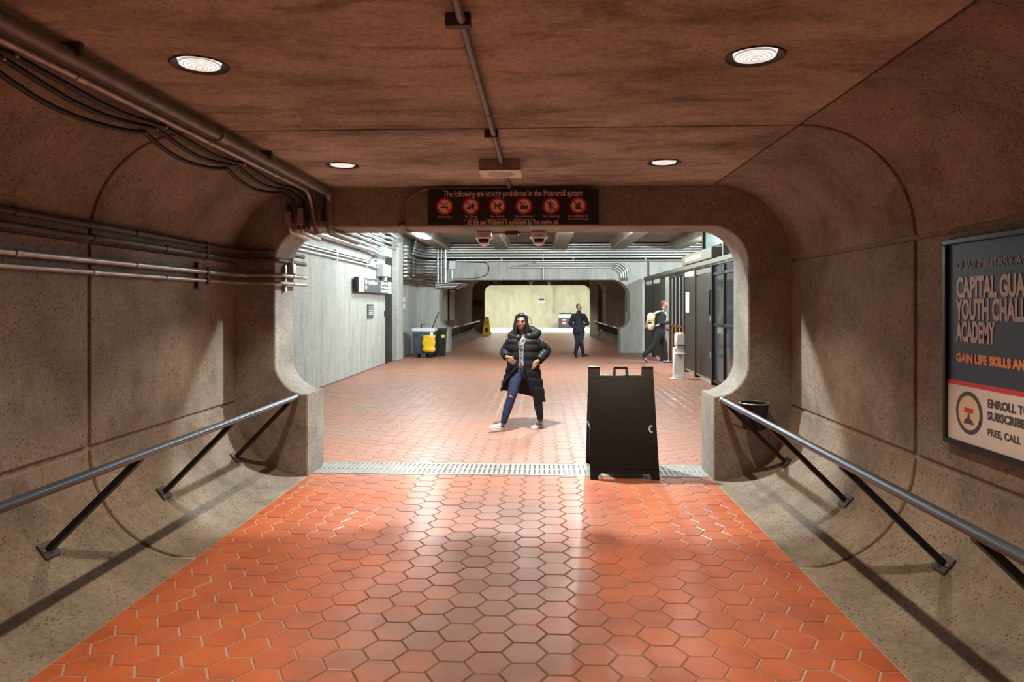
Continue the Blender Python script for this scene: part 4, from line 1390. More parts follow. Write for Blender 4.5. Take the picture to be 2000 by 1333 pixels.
# ------------------------------------------------------------------ far corridor: posters, handrails, caution cone, far room
for (y0, y1, lab) in ((27.3, 28.7, 'pale framed panel nearest on the left wall of the far passage'), (29.3, 30.9, 'second pale framed panel on the left wall of the far passage')):
    e = empty('wall_panel', (-3.95, (y0 + y1) / 2, 1.0)); tag(e, lab, 'panel')
    b = MB(); b.box((-3.95, (y0 + y1) / 2, 1.66), (0.06, y1 - y0, 1.36), bev=0.01); b.build('frame', 'frame_bronze', e)
    b = MB(); b.box((-3.916, (y0 + y1) / 2, 1.66), (0.012, y1 - y0 - 0.16, 1.22)); b.build('sheet', 'far_wall', e)
e = empty('wall_poster', (3.38, 27.6, 0.9)); tag(e, 'dark framed poster on the right wall of the far passage', 'poster')
b = MB(); b.box((3.41, 27.6, 1.55), (0.05, 1.5, 1.4), bev=0.01); b.build('frame', 'frame_bronze', e)
b = MB(); b.box((3.382, 27.6, 1.55), (0.01, 1.36, 1.26)); b.build('sheet', 'sign_brown', e)
b = MB(); b.box((3.375, 27.75, 1.18), (0.006, 0.7, 0.4)); b.build('print', 'beige_plastic', e)


def far_rail(sgn, x, label):
    e = empty('handrail', (x, 30, 0)); tag(e, label, 'handrail')
    b = MB(); b.tube([(x, 25.3, 0.80), (x, 37.2, 0.80)], 0.03, 10); b.build('rail', 'steel', e, smooth=True)
    for k in range(9):
        y = 25.7 + 1.35 * k
        b = MB(); b.tube([(x, y, 0.79), (x + sgn * 0.50, y, 0.31)], 0.032, 6); b.build('post', 'black_metal', e)


far_rail(-1, -3.36, 'handrail on the left side of the far passage')
far_rail(1, 2.82, 'handrail on the right side of the far passage')
b = MB(); b.box((2.81, 37.5, 1.55), (0.42, 0.4, 3.1), bev=0.02); struct(b.build('wall_far_jamb', 'far_wall'))

e = empty('caution_cone', (-3.05, 38.3, 0)); tag(e, 'yellow folding wet-floor caution sign beside the far opening', 'sign')
for q, yy in ((-1, 38.08), (1, 38.52)):
    b = MB()
    b.loft([[(-3.05 + s_ * w, 38.3 + (yy - 38.3) * (1 - z / 1.02) + t_ * 0.012, z) for s_, t_ in ((-1, -1), (1, -1), (1, 1), (-1, 1))] for z, w in ((0.0, 0.23), (0.06, 0.23), (0.9, 0.12), (1.02, 0.08))])
    p = b.build('leaf', 'yellow_sign', e)
    if q < 0:
        for z, h, w in ((0.30, 0.22, 0.10), (0.62, 0.05, 0.13), (0.72, 0.05, 0.11)):
            c = MB(); yq = 38.3 + (yy - 38.3) * (1 - z / 1.02) - 0.018
            c.box((-3.05, yq, z), (w * 1.6, 0.01, h), rot=Matrix.Rotation(-0.24, 3, 'X')); c.build('print', 'ink', p).location = (0, 0, 0)
e = empty('wall_plaque', (-3.95, 39.9, 1.6)); tag(e, 'dark plaque on the brown wall left of the far bright room', 'plaque')
b = MB(); b.box((-3.75, 39.97, 1.76), (0.70, 0.05, 0.34), bev=0.01); b.build('plate', 'sign_brown', e)
text('EXIT ONLY', 0.11, face_cam((-3.75, 39.94, 1.80)), 'sign_grey', e)
e = empty('overhead_sign', (-1.9, 39.9, 2.85)); tag(e, 'dark strip sign with three ring symbols over the far bright opening', 'sign')
b = MB(); b.box((-1.95, 39.95, 2.965), (2.1, 0.06, 0.20)); b.build('board', 'sign_brown', e)
for k in range(3):
    b = MB(); cx_ = -2.75 + 0.2 * k
    b.loft([[(cx_ + q * math.cos(2 * PI * j / 20), 39.90, 2.965 + q * math.sin(2 * PI * j / 20)) for j in range(20)] for q in (0.08, 0.055)], caps=False); b.build('ring', 'sign_text', e)
text('Please do not run', 0.09, face_cam((-1.55, 39.91, 2.965)), 'sign_text', e, width=1.1)
for x, lab in ((-0.62, 'tiny far dome camera left over the far opening'), (0.42, 'tiny far dome camera right over the far opening')):
    e = empty('dome_camera', (x, 39.8, 3.0)); tag(e, lab, 'camera')
    b = MB(); b.box((x, 39.88, 3.02), (0.26, 0.24, 0.10), bev=0.02); b.build('mount', 'beige_plastic', e)
    b = MB(); b.sphere((x, 39.88, 2.96), 0.10, 14, 8); b.build('dome', 'white_gloss', e, smooth=True)
# far room: wall sign and litter bin
e = empty('wall_sign', (-0.02, 51.95, 1.85)); tag(e, 'small black and white notice on the far bright wall', 'sign')
b = MB(); b.box((-0.02, 51.98, 2.02), (0.50, 0.03, 0.36), bev=0.005); b.build('plate', 'white_gloss', e)
b = MB(); b.box((-0.02, 51.96, 2.10), (0.44, 0.02, 0.13)); b.build('heading', 'ink', e)
b = MB(); b.box((-0.02, 51.96, 1.94), (0.40, 0.02, 0.04)); b.build('text_line', 'sign_grey', e)
lx, ly = 1.75, 50.6
e = empty('litter_bin', (lx, ly, 0)); tag(e, 'far round litter bin with white lid band before the bright wall', 'bin')
b = MB(); b.lathe([(0.50, 0.0), (0.52, 0.05), (0.52, 0.74), (0.50, 0.76)], 28, (lx, ly, 0)); b.build('body', 'bin_blue', e, angle=40)
b = MB(); b.lathe([(0.53, 0.76), (0.53, 1.0), (0.50, 1.02)], 28, (lx, ly, 0)); b.build('collar', 'white_gloss', e, angle=40)
b = MB(); b.lathe([(0.50, 1.02), (0.48, 1.08), (0.30, 1.12), (0.0, 1.13)], 28, (lx, ly, 0), caps=False); b.build('lid', 'black_plastic', e, angle=40)
for k in range(4):
    b = MB(); b.box((lx - 0.12, ly - 0.51, 0.60 - 0.11 * k), (0.26, 0.03, 0.08)); b.build('label', 'white_gloss' if k % 2 == 0 else 'sign_red', e)
conduit([(0.92, 51.9, 4.0), (0.92, 51.9, 1.1)], 0.03, 'steel', 'thin upright pipe on the far bright wall')

# ------------------------------------------------------------------ right: dark metal booth front and gates
KX = 3.58
bt = empty('station_booth', (KX, 18.0, 0)); tag(bt, 'long dark bronze metal booth front with panels and glass on the right of the hall', 'booth')


def kbox(y0, y1, z0, z1, mat, name, th=0.08, x=KX, bev=0.006, parent=None):
    b = MB(); b.box((x, (y0 + y1) / 2, (z0 + z1) / 2), (th, y1 - y0, z1 - z0), bev=bev)
    o = b.build(name, mat, parent or bt)
    if parent is not None:
        o.location = (0, 0, 0)
    return o


kbox(12.9, 23.95, 2.52, 2.62, 'olive_metal', 'top_rail', 0.14)
kbox(12.9, 23.95, 2.475, 2.52, 'frame_bronze', 'lower_track', 0.10)
for y in (14.5, 16.08, 17.33):
    kbox(y - 0.05, y + 0.05, 0.0, 2.5, 'frame_bronze', 'post', 0.13)
kbox(14.56, 16.02, 0.11, 2.32, 'panel_dark', 'door_panel')
kbox(14.56, 16.02, 2.34, 2.46, 'olive_metal', 'transom')
pn = kbox(16.14, 17.27, 0.11, 2.32, 'panel_dark', 'door_panel')
kbox(16.14, 17.27, 2.34, 2.46, 'white_gloss', 'transom')
kbox(16.70, 17.16, 1.44, 2.02, 'black_metal', 'pane_frame', 0.10, parent=pn)
kbox(16.74, 17.12, 1.48, 1.98, 'teal', 'pane', 0.108, parent=pn)
kbox(14.56, 17.27, 0.06, 0.11, 'steel', 'sill', 0.07)
for k, y in enumerate((17.42, 17.92, 18.42, 18.92, 19.40)):
    kbox(y - 0.045, y + 0.045, 0.1, 2.42, 'frame_bronze', 'bar', 0.06)
kbox(17.38, 19.45, 2.40, 2.46, 'frame_bronze', 'crossbar')
kbox(17.38, 19.45, 1.07, 1.13, 'brown_metal', 'crossbar')
kbox(17.38, 19.45, 0.06, 0.14, 'brown_metal', 'crossbar')
kbox(20.55, 20.75, 0.0, 2.5, 'frame_bronze', 'post', 0.13)
kbox(20.78, 22.2, 0.10, 2.32, 'panel_dark', 'gate_panel')
kbox(22.3, 23.75, 0.10, 2.32, 'panel_dark', 'gate_panel')
kbox(22.2, 22.3, 0.0, 2.5, 'frame_bronze', 'post', 0.12)
kbox(23.75, 23.87, 0.0, 2.5, 'frame_bronze', 'post', 0.12)
kbox(20.9, 22.1, 2.34, 2.46, 'white_gloss', 'transom')
kbox(22.4, 23.7, 2.34, 2.46, 'white_gloss', 'transom')
kbox(14.3, 17.3, 2.63, 2.86, 'olive_metal', 'sign_box', 0.22)
kbox(15.2, 16.9, 2.68, 2.80, 'conduit', 'sign_face', 0.232)
kbox(12.9, 14.44, 0.12, 2.46, 'glass_dark', 'glass_pane', 0.02)
for z in (0.09, 1.25, 2.30):
    kbox(12.9, 14.44, z - 0.03, z + 0.03, 'frame_bronze', 'glazing_bar', 0.08)
kbox(13.6, 13.68, 0.1, 2.46, 'frame_bronze', 'glazing_bar', 0.08)
kbox(12.9, 15.35, 2.88, 3.72, 'glass', 'upper_glass', 0.02)
kbox(15.33, 15.42, 2.62, 3.84, 'black_metal', 'upper_post', 0.10)
kbox(13.62, 13.70, 2.62, 3.84, 'olive_metal', 'upper_post', 0.10)
for z in (1.38, 0.62):
    b = MB(); b.box((KX - 0.075, 14.5, z), (0.03, 0.07, 0.12), bev=0.008); b.build('lock', 'steel', bt)
b = MB(); b.tube([(KX - 0.06, 14.5, 1.95), (KX - 0.10, 14.5, 1.95), (KX - 0.10, 14.5, 1.45), (KX - 0.06, 14.5, 1.45)], 0.014, 8); b.build('pull_handle', 'black_metal', bt)
# glowing column added in the booth for the tube reflection in its glass
e = empty('reflection_column', (4.3, 14.9, 0)); tag(e, 'tall white glowing column added for the reflection in the booth glass', 'light')
b = MB(); b.box((4.35, 14.6, 1.45), (0.18, 0.18, 1.5), bev=0.02); b.build('tube', plain('booth_reflection', (0.8, 0.88, 0.86), 0.4, emit=(0.85, 1.0, 0.97), estr=0.9), e)
b = MB(); b.box((4.35, 14.6, 0.35), (0.3, 0.3, 0.7), bev=0.02); b.build('stand', 'grey_box', e)
b = MB(); b.box((5.4, 13.6, 1.2), (0.4, 2.2, 2.4), bev=0.02)
o = b.build('booth_cabinet', 'frame_bronze'); tag(o, 'tall dark cabinet inside the glass booth', 'cabinet')

# orange and white barricade behind the bars
e = empty('barricade', (4.15, 20.6, 0)); tag(e, 'orange and white striped barricade behind the gate bars', 'barricade')
for k in range(5):
    b = MB(); b.box((4.15, 20.6, 0.25 + 0.17 * k), (0.70, 0.10, 0.165), bev=0.01); b.build('board', 'orange' if k % 2 == 0 else 'white_gloss', e)
for q in (-1, 1):
    b = MB(); b.box((4.15 + q * 0.3, 20.6, 0.55), (0.06, 0.14, 1.1)); b.build('upright', 'orange', e)
    b = MB(); b.box((4.15 + q * 0.3, 20.6, 0.03), (0.08, 0.5, 0.06)); b.build('foot', 'black_plastic', e)

# white hand-sanitiser stand
stx, sty = 3.085, 15.70
e = empty('sanitiser_stand', (stx, sty, 0)); tag(e, 'white freestanding hand sanitiser stand beside the dark booth', 'stand')
b = MB(); b.box((stx, sty, 0.008), (0.34, 0.34, 0.016), bev=0.004); b.build('base', 'white_gloss', e)
b = MB(); b.box((stx, sty + 0.03, 0.36), (0.25, 0.15, 0.70), bev=0.02); b.build('column', 'white_gloss', e, angle=40)
b = MB(); b.box((stx + 0.015, sty - 0.02, 0.875), (0.22, 0.19, 0.33), bev=0.04); p = b.build('dispenser', 'white_gloss', e, angle=40)
b = MB(); b.box((stx + 0.015, sty - 0.10, 0.735), (0.17, 0.03, 0.10), bev=0.012); b.build('nozzle_window', 'grey_box', p).location = (0, 0, 0)
b = MB(); b.box((stx + 0.015, sty - 0.06, 0.575), (0.21, 0.17, 0.03), bev=0.012); b.build('drip_tray', 'white_gloss', e)
b = MB(); b.add([(stx - 0.06, sty - 0.047, 0.56), (stx + 0.09, sty - 0.047, 0.56), (stx + 0.03, sty - 0.047, 0.43)], [(0, 1, 2)]); b.build('label', 'grey_box', e)

# ------------------------------------------------------------------ hall and far-room lamps
e = empty('hall_lamp', (-0.25, 8.15, 3.6)); tag(e, 'round white lamp under the hall ceiling just past the opening', 'light')
b = MB(); b.lathe([(0.0, 0.16), (0.10, 0.16), (0.17, 0.02), (0.165, 0.0), (0.09, 0.12)], 28, (-0.25, 8.15, 3.62), caps=False); b.build('shade', 'white_plastic', e, smooth=True)
b = MB(); b.tube([(-0.25, 8.15, 3.77), (-0.25, 8.15, HZ)], 0.012, 8); b.build('stem', 'steel', e)
b = MB(); b.sphere((-0.25, 8.15, 3.665), 0.06, 14, 8); b.build('bulb', 'tube', e, smooth=True)
spot_light('hall_lamp_glow', (0, 0, 0.0), E_NEAR, (0.93, 1.0, 0.97), 128, 0.35, 0.08, e)
k = 0
for x, y, al, en, lab in ((-2.9, 11.5, 'y', 0.08, 'added left strip light nearest the opening'), (2.4, 11.5, 'y', 0.12, 'added right strip light nearest the opening'),
                  (-2.6, 16.0, 'y', 0.4, 'added left strip light halfway down the hall'), (1.3, 16.6, 'y', 1.65, 'added right strip light halfway down the hall'),
                  (-3.2, 18.6, 'y', 0.5, 'left strip light beside the pier'), (0.2, 14.0, 'x', 0.25, 'added middle strip light across the hall'), (5.3, 19.5, 'y', 1.6, 'added strip light beyond the gate bars')):
    strip_light(x, y, 3.52, 1.6, lab + ' under the hall ceiling', E_HALL / 4 * en, al)
for x, lab in ((-3, 'left lamp panel in the ceiling of the far bright room'), (3, 'right lamp panel in the ceiling of the far bright room')):
    e = empty('ceiling_panel_light', (x, 47, 4.0)); tag(e, lab, 'light')
    b = MB(); b.box((x, 47, 3.985), (1.6, 1.6, 0.03)); b.build('diffuser', 'tube', e)
    area_light('far_room_glow', (0, 0, -0.05), 1.5, 1.5, E_FAR * 1.4, (1.0, 0.98, 0.86)).parent = e

for x, nx in ((-1.57, 'left'), (1.03, 'right')):  # downlights added to brighten the far passage
    for y, ny in ((27.5, 'first'), (32.0, 'second'), (36.5, 'third')):
        e = empty('ceiling_light', (x, y, 3.11)); tag(e, '%s small round added ceiling light on the %s in the far passage' % (ny, nx), 'light', 'added downlights in the far passage')
        b = MB(); b.lathe([(0.13, 0.0), (0.132, -0.012), (0.10, -0.014)], 20, (x, y, 3.11), caps=False); b.build('ring', 'lamp_ring', e)
        b = MB(); b.lathe([(0.10, -0.008), (0.05, -0.014), (0.002, -0.016)], 20, (x, y, 3.11), caps=False); b.build('lens', 'lamp', e)
        spot_light('far_added_bulb', (0, 0, -0.03), E_DOWN * 0.9, (1.0, 0.84, 0.66), 110, 0.5, 0.06, e)

# ================================================================== PEOPLE
M['skin'] = plain('skin_tan', (0.24, 0.115, 0.075), 0.5)
M['skin_pale'] = plain('skin_pale', (0.36, 0.19, 0.135), 0.5)
M['hair'] = plain('black_hair', (0.012, 0.010, 0.010), 0.35)
M['hair_brown'] = plain('brown_hair', (0.17, 0.075, 0.04), 0.5)
M['coat'] = plain('black_quilted_nylon', (0.009, 0.0085, 0.010), 0.55, spec=0.3)
M['jeans'] = plain('blue_denim', (0.014, 0.024, 0.068), 0.8, noise=0.5, nscale=26)
M['navy'] = plain('navy_cloth', (0.008, 0.010, 0.017), 0.75)
M['dark_cloth'] = plain('charcoal_cloth', (0.010, 0.010, 0.012), 0.8)
M['boot'] = plain('black_leather', (0.010, 0.010, 0.010), 0.35)
M['shoe_white'] = plain('white_leather', (0.80, 0.80, 0.80), 0.45)
M['shoe_grey'] = plain('grey_mesh', (0.30, 0.29, 0.32), 0.7)
M['lips'] = plain('lips', (0.33, 0.10, 0.09), 0.4)
M['pack'] = plain('tan_canvas', (0.62, 0.54, 0.42), 0.8, noise=0.3, nscale=12)
M['pack_dark'] = plain('brown_canvas', (0.30, 0.17, 0.08), 0.8)


def patterned(name):
    m, t, b_ = nt(name)
    g = t.nodes.new('ShaderNodeNewGeometry')
    n = noise(t, g.outputs['Position'], 26, 3, 0.6, 1.5)
    c = ramp(t, [(0.46, (0.03, 0.025, 0.03)), (0.52, (0.32, 0.28, 0.28)), (0.60, (0.46, 0.42, 0.42)), (0.64, (0.05, 0.04, 0.05))], n).outputs['Color']
    t.links.new(c, b_.inputs['Base Color'])
    b_.inputs['Roughness'].default_value = 0.8
    return m


M['floral'] = patterned('patterned_top')


def caps(b, p0, r0, p1, r1, seg=14):
    p0, p1 = Vector(p0), Vector(p1)
    b.sphere(p0, r0, seg, 8)
    b.sphere(p1, r1, seg, 8)
    if (p1 - p0).length > 1e-4:
        b.tube([p0, p1], [r0, r1], seg)


def blob(name, parts, mat, parent, voxel=0.010, smooth=3):
    b = MB()
    for p in parts:
        if len(p) == 4:
            caps(b, *p)
        elif len(p) == 2:
            b.sphere(p[0], p[1], 18, 12)
        else:
            b.sphere(p[0], p[1], 18, 12, p[2])
    o = b.build(name, mat, parent)
    md = o.modifiers.new('r', 'REMESH'); md.mode = 'VOXEL'; md.voxel_size = voxel
    ms = o.modifiers.new('s', 'SMOOTH'); ms.factor = 0.5; ms.iterations = smooth
    dg = bpy.context.evaluated_depsgraph_get()
    me = bpy.data.meshes.new_from_object(o.evaluated_get(dg))
    o.modifiers.clear()
    old = o.data
    me.name = name
    o.data = me
    bpy.data.meshes.remove(old)
    for p in me.polygons:
        p.use_smooth = True
    return o


def hand(wrist, d, n, side, curl=0.5, s=1.0):
    """palm and five fingers; d points to the fingertips, n out of the back of the hand, side = +1/-1 for the thumb side"""
    w = Vector(wrist); d = Vector(d).normalized(); n = Vector(n)
    n = (n - d * n.dot(d)).normalized()
    t_ = d.cross(n) * side
    out = []
    for q in (-0.026, -0.009, 0.009, 0.026):
        out.append((w + t_ * q * 0.75 * s, 0.015 * s, w + d * 0.078 * s + t_ * q * s, 0.0125 * s))
    for q, L in ((0.028, 0.068), (0.0095, 0.076), (-0.0095, 0.072), (-0.028, 0.056)):
        p0 = w + d * 0.080 * s + t_ * q * s
        a1, a2 = curl * 0.7, curl * 1.7
        d1 = (d * math.cos(a1) - n * math.sin(a1))
        d2 = (d * math.cos(a2) - n * math.sin(a2))
        p1 = p0 + d1 * L * 0.55 * s
        p2 = p1 + d2 * L * 0.48 * s
        out.append((p0, 0.0098 * s, p1, 0.0090 * s))
        out.append((p1, 0.0090 * s, p2, 0.0078 * s))
    b0 = w + d * 0.025 * s + t_ * 0.028 * s
    b1 = b0 + (d * 0.7 + t_ * 0.6 - n * 0.3).normalized() * 0.038 * s
    b2 = b1 + (d * 0.95 + t_ * 0.1 - n * 0.35).normalized() * 0.03 * s
    out += [(b0, 0.0125 * s, b1, 0.0105 * s), (b1, 0.0105 * s, b2, 0.0085 * s)]
    return out


def head_parts(c, yaw, s=1.0):
    """c = centre of the skull; yaw 0 looks along -Y, positive turns towards +X. Returns parts and a local->world function"""
    rot = Matrix.Rotation(yaw, 3, 'Z')
    c = Vector(c)
    W = lambda x, y, z: c + rot @ (Vector((x, y, z)) * s)
    e = lambda x, y, z, r: (W(x, y, z), tuple(q * s for q in r), rot)
    P = [e(0, 0.012, 0.02, (0.074, 0.092, 0.092)), e(0, -0.028, -0.030, (0.060, 0.062, 0.082)), e(0, -0.045, -0.085, (0.036, 0.036, 0.030)), e(0, -0.072, 0.018, (0.048, 0.020, 0.016)),
         e(0, -0.092, -0.018, (0.010, 0.012, 0.030)), e(0, -0.101, -0.034, (0.015, 0.013, 0.011)), e(0.074, 0.008, -0.015, (0.010, 0.018, 0.030)), e(-0.074, 0.008, -0.015, (0.010, 0.018, 0.030)),
         e(0.038, -0.060, -0.028, (0.024, 0.022, 0.022)), e(-0.038, -0.060, -0.028, (0.024, 0.022, 0.022)), e(0, -0.080, -0.066, (0.024, 0.013, 0.013))]
    return P, W, rot


def face_parts(root, W, rot, s=1.0, brow='hair'):
    for q in (-1, 1):
        b = MB(); b.sphere(W(q * 0.030, -0.079, -0.002), (0.013 * s, 0.009 * s, 0.0075 * s), 12, 8, rot); ey = b.build('eye', plain('eye_white', (0.22, 0.19, 0.18), 0.45) if 'eye_white' not in bpy.data.materials else bpy.data.materials['eye_white'], root, smooth=True)
        b = MB(); b.sphere(W(q * 0.030, -0.0855, -0.002), (0.006 * s, 0.004 * s, 0.0065 * s), 10, 6, rot); b.build('iris', 'hair', ey, smooth=True).location = (0, 0, 0)
        b = MB(); b.sphere(W(q * 0.031, -0.088, 0.021), (0.019 * s, 0.006 * s, 0.0045 * s), 12, 6, rot); b.build('eyebrow', brow, root, smooth=True)
    b = MB(); b.sphere(W(0, -0.0925, -0.060), (0.020 * s, 0.007 * s, 0.0045 * s), 12, 6, rot); b.sphere(W(0, -0.0915, -0.069), (0.017 * s, 0.008 * s, 0.0055 * s), 12, 6, rot); b.build('lips', 'lips', root, smooth=True)


def shoe(root, heel, toe, pitch, upper, sole, L=0.25, swoosh=None, name='shoe', high=0.0):
    """heel point on the sole, heading towards toe; pitch raises the toe (radians)"""
    heel = Vector(heel); hd = Vector(toe) - heel; hd.z = 0; hd.normalize()
    fw = (hd * math.cos(pitch) + Vector((0, 0, 1)) * math.sin(pitch))
    rt = Vector((hd.y, -hd.x, 0))
    up = rt.cross(fw) * 1.0
    if up.z < 0:
        up = -up
    k = L / 0.25
    W = lambda a, s_, u: heel + (fw * a + rt * s_ + up * u) * k
    def ring(a, w, u, n=16, p=0.8):
        return [W(a + 0.0, w * math.copysign(abs(math.cos(t)) ** p, math.cos(t)), u) for t in [2 * PI * j / n for j in range(n)]]
    # outline of the sole along its length
    st = [(-0.012, 0.016), (0.0, 0.028), (0.03, 0.034), (0.09, 0.031), (0.15, 0.040), (0.195, 0.041), (0.225, 0.032), (0.243, 0.014)]
    b = MB()
    top, bot = [], []
    for a, w in st:
        top.append((a, w)); bot.append((a, w))
    outl = [(a, w) for a, w in st] + [(a, -w) for a, w in reversed(st)]
    lo = [W(a, s_, 0.0) for a, s_ in outl]
    mi = [W(a, s_ * 1.06, 0.014) for a, s_ in outl]
    hi = [W(a, s_ * 1.03, 0.028) for a, s_ in outl]
    b.loft([lo, mi, hi])
    # upper: cross-sections along the foot
    prof = [(-0.008, 0.020, 0.075 + high), (0.015, 0.031, 0.090 + high), (0.055, 0.034, 0.092 + high), (0.095, 0.033, 0.080), (0.135, 0.038, 0.064), (0.175, 0.040, 0.054), (0.212, 0.034, 0.046), (0.236, 0.014, 0.036)]
    u = MB()
    rings = []
    for a, w, h in prof:
        rings.append([W(a, w * math.cos(t) * (1.0 if math.sin(t) < 0.5 else 0.82), 0.020 + (h - 0.020) * max(0.0, math.sin(t)) ** 0.75) for t in [PI * j / 10 for j in range(11)]] + [W(a, 0, 0.018)])
    u.loft(rings)
    sh = u.build(name, upper, root, smooth=True, angle=60)
    b.build('sole', sole, sh, angle=40).location = (0, 0, 0)
    for j in range(4):
        c = MB(); a = 0.098 + 0.018 * j; h = 0.082 - 0.0072 * j * 1.3
        c.tube([W(a, -0.017, h - 0.006), W(a, 0, h + 0.002), W(a, 0.017, h - 0.006)], 0.0035 * k, 6); c.build('lace', upper if swoosh else 'dark_cloth', sh, smooth=True).location = (0, 0, 0)
    if swoosh:
        for q in (-1, 1):
            c = MB()
            pts = [(0.030, 0.062), (0.060, 0.040), (0.085, 0.036), (0.150, 0.054), (0.095, 0.052), (0.065, 0.054)]
            c.add([W(a, q * 0.0405, h) for a, h in pts], [tuple(range(len(pts)))])
            c.add([W(a, q * 0.0420, h) for a, h in pts], [tuple(range(len(pts)))])
            c.build('side_mark', swoosh, sh).location = (0, 0, 0)
    return sh


# ------------------------------------------------------------------ woman in a long black puffer coat
W1 = empty('person', (-0.25, 9.2, 0)); tag(W1, 'person in a long black puffer coat and ripped blue jeans striding towards the viewer', 'person')
hp, HW, hrot = head_parts((-0.266, 9.185, 1.432), R(-10), 0.98)
wrL, wrR = (-0.455, 9.075, 0.965), (-0.060, 9.105, 0.905)
bodyp = hp + [((-0.258, 9.215, 1.22), 0.050, (-0.264, 9.195, 1.36), 0.047),
              ((-0.24, 9.22, 0.85), 0.115, (-0.245, 9.22, 1.00), 0.095), ((-0.245, 9.22, 1.00), 0.095, (-0.25, 9.22, 1.13), 0.105),
              ((-0.38, 9.225, 1.175), 0.048, (-0.12, 9.225, 1.175), 0.048),
              ((-0.39, 9.225, 1.17), 0.045, (-0.500, 9.285, 1.03), 0.038), ((-0.500, 9.285, 1.03), 0.037, wrL, 0.026),
              ((-0.11, 9.225, 1.17), 0.045, (0.075, 9.295, 1.05), 0.038), ((0.075, 9.295, 1.05), 0.037, wrR, 0.026),
              ((-0.31, 9.205, 0.80), 0.082, (-0.395, 9.085, 0.455), 0.050), ((-0.395, 9.085, 0.455), 0.050, (-0.500, 9.035, 0.11), 0.034),
              ((-0.17, 9.225, 0.80), 0.082, (-0.060, 9.255, 0.44), 0.050), ((-0.060, 9.255, 0.44), 0.050, (-0.018, 9.335, 0.10), 0.034)]
bodyp += hand(wrL, (0.75, -0.1, -0.55), (-0.4, -0.8, 0.3), -1, 0.35, 1.0)
bodyp += hand(wrR, (-0.60, -0.25, -0.55), (0.2, -0.9, 0.3), 1, 0.45, 1.0)
blob('body', bodyp, 'skin', W1, 0.0065, 2)
face_parts(W1, HW, hrot, 0.98)
hair = [(HW(0, 0.030, 0.036), (0.086, 0.088, 0.088), hrot), (HW(0, 0.05, -0.03), (0.085, 0.065, 0.10), hrot), (HW(0, -0.030, 0.090), (0.060, 0.050, 0.028), hrot)]
for x0_, x1_, y1_, z1_, r1_ in ((-0.068, -0.098, -0.045, -0.265, 0.026), (-0.078, -0.120, 0.00, -0.245, 0.030), (-0.070, -0.070, -0.06, -0.285, 0.020), (0.068, 0.084, -0.03, -0.20, 0.026), (0.076, 0.098, 0.01, -0.19, 0.030)):
    hair += [(HW(x0_ * 0.72, -0.030, 0.072), 0.026, HW(x0_ * 1.04, -0.026, -0.01), 0.022), (HW(x0_ * 1.04, -0.026, -0.01), 0.022, HW((x0_ * 1.06 + x1_) / 2, (-0.026 + y1_) / 2, -0.12), 0.026), (HW((x0_ * 1.06 + x1_) / 2, (-0.026 + y1_) / 2, -0.12), 0.026, HW(x1_, y1_, z1_), r1_ * 0.6)]
hb = blob('hair', hair, 'hair', W1, 0.0075, 2)
b = MB(); b.tube(fillet([HW(0.05, 0.03, 0.09), HW(0.115, 0.02, 0.05), HW(0.14, 0.02, -0.01), HW(0.10, 0.03, -0.04)], 0.04), 0.0035, 6); b.build('strand', 'hair', hb, smooth=True).location = (0, 0, 0)
blob('top', [((-0.245, 9.205, 0.86), 0.125, (-0.247, 9.20, 1.00), 0.112), ((-0.247, 9.20, 1.00), 0.112, (-0.252, 9.195, 1.15), 0.112), ((-0.252, 9.20, 1.16), 0.085, (-0.256, 9.205, 1.225), 0.066)], 'floral', W1, 0.009, 3)
jl = [((-0.24, 9.22, 0.80), 0.128, (-0.24, 9.22, 0.87), 0.125), ((-0.31, 9.205, 0.80), 0.097, (-0.395, 9.085, 0.455), 0.063), ((-0.395, 9.085, 0.455), 0.062, (-0.440, 9.062, 0.32), 0.060), ((-0.440, 9.062, 0.32), 0.060, (-0.494, 9.038, 0.135), 0.044),
      ((-0.17, 9.225, 0.80), 0.097, (-0.060, 9.255, 0.44), 0.063), ((-0.060, 9.255, 0.44), 0.062, (-0.045, 9.29, 0.30), 0.060), ((-0.045, 9.29, 0.30), 0.060, (-0.020, 9.33, 0.135), 0.044)]
jn = blob('jeans', jl, 'jeans', W1, 0.010, 3)
b = MB(); b.sphere((-0.402, 9.028, 0.452), (0.034, 0.012, 0.016), 12, 8, Matrix.Rotation(0.35, 3, 'Y')); b.build('knee_rip', 'skin', jn, smooth=True).location = (0, 0, 0)

# coat shell: open at the front, quilted in bands
SEC = [(1.245, -0.252, 0.10, 0.095, 42, 34), (1.215, -0.252, 0.165, 0.12, 26, 14), (1.17, -0.250, 0.205, 0.145, 18, 8), (1.08, -0.248, 0.208, 0.155, 16, 4), (0.98, -0.246, 0.202, 0.158, 15, 3),
       (0.88, -0.245, 0.208, 0.162, 18, 5), (0.78, -0.245, 0.225, 0.168, 30, 10), (0.68, -0.246, 0.248, 0.172, 48, 20), (0.58, -0.25, 0.272, 0.178, 62, 32), (0.50, -0.252, 0.288, 0.182, 68, 42), (0.44, -0.252, 0.292, 0.184, 70, 46)]


def sec_at(z):
    for a, c in zip(SEC[:-1], SEC[1:]):
        if c[0] <= z <= a[0]:
            u = (a[0] - z) / (a[0] - c[0])
            return [a[i] + (c[i] - a[i]) * u for i in range(6)]
    return SEC[-1]


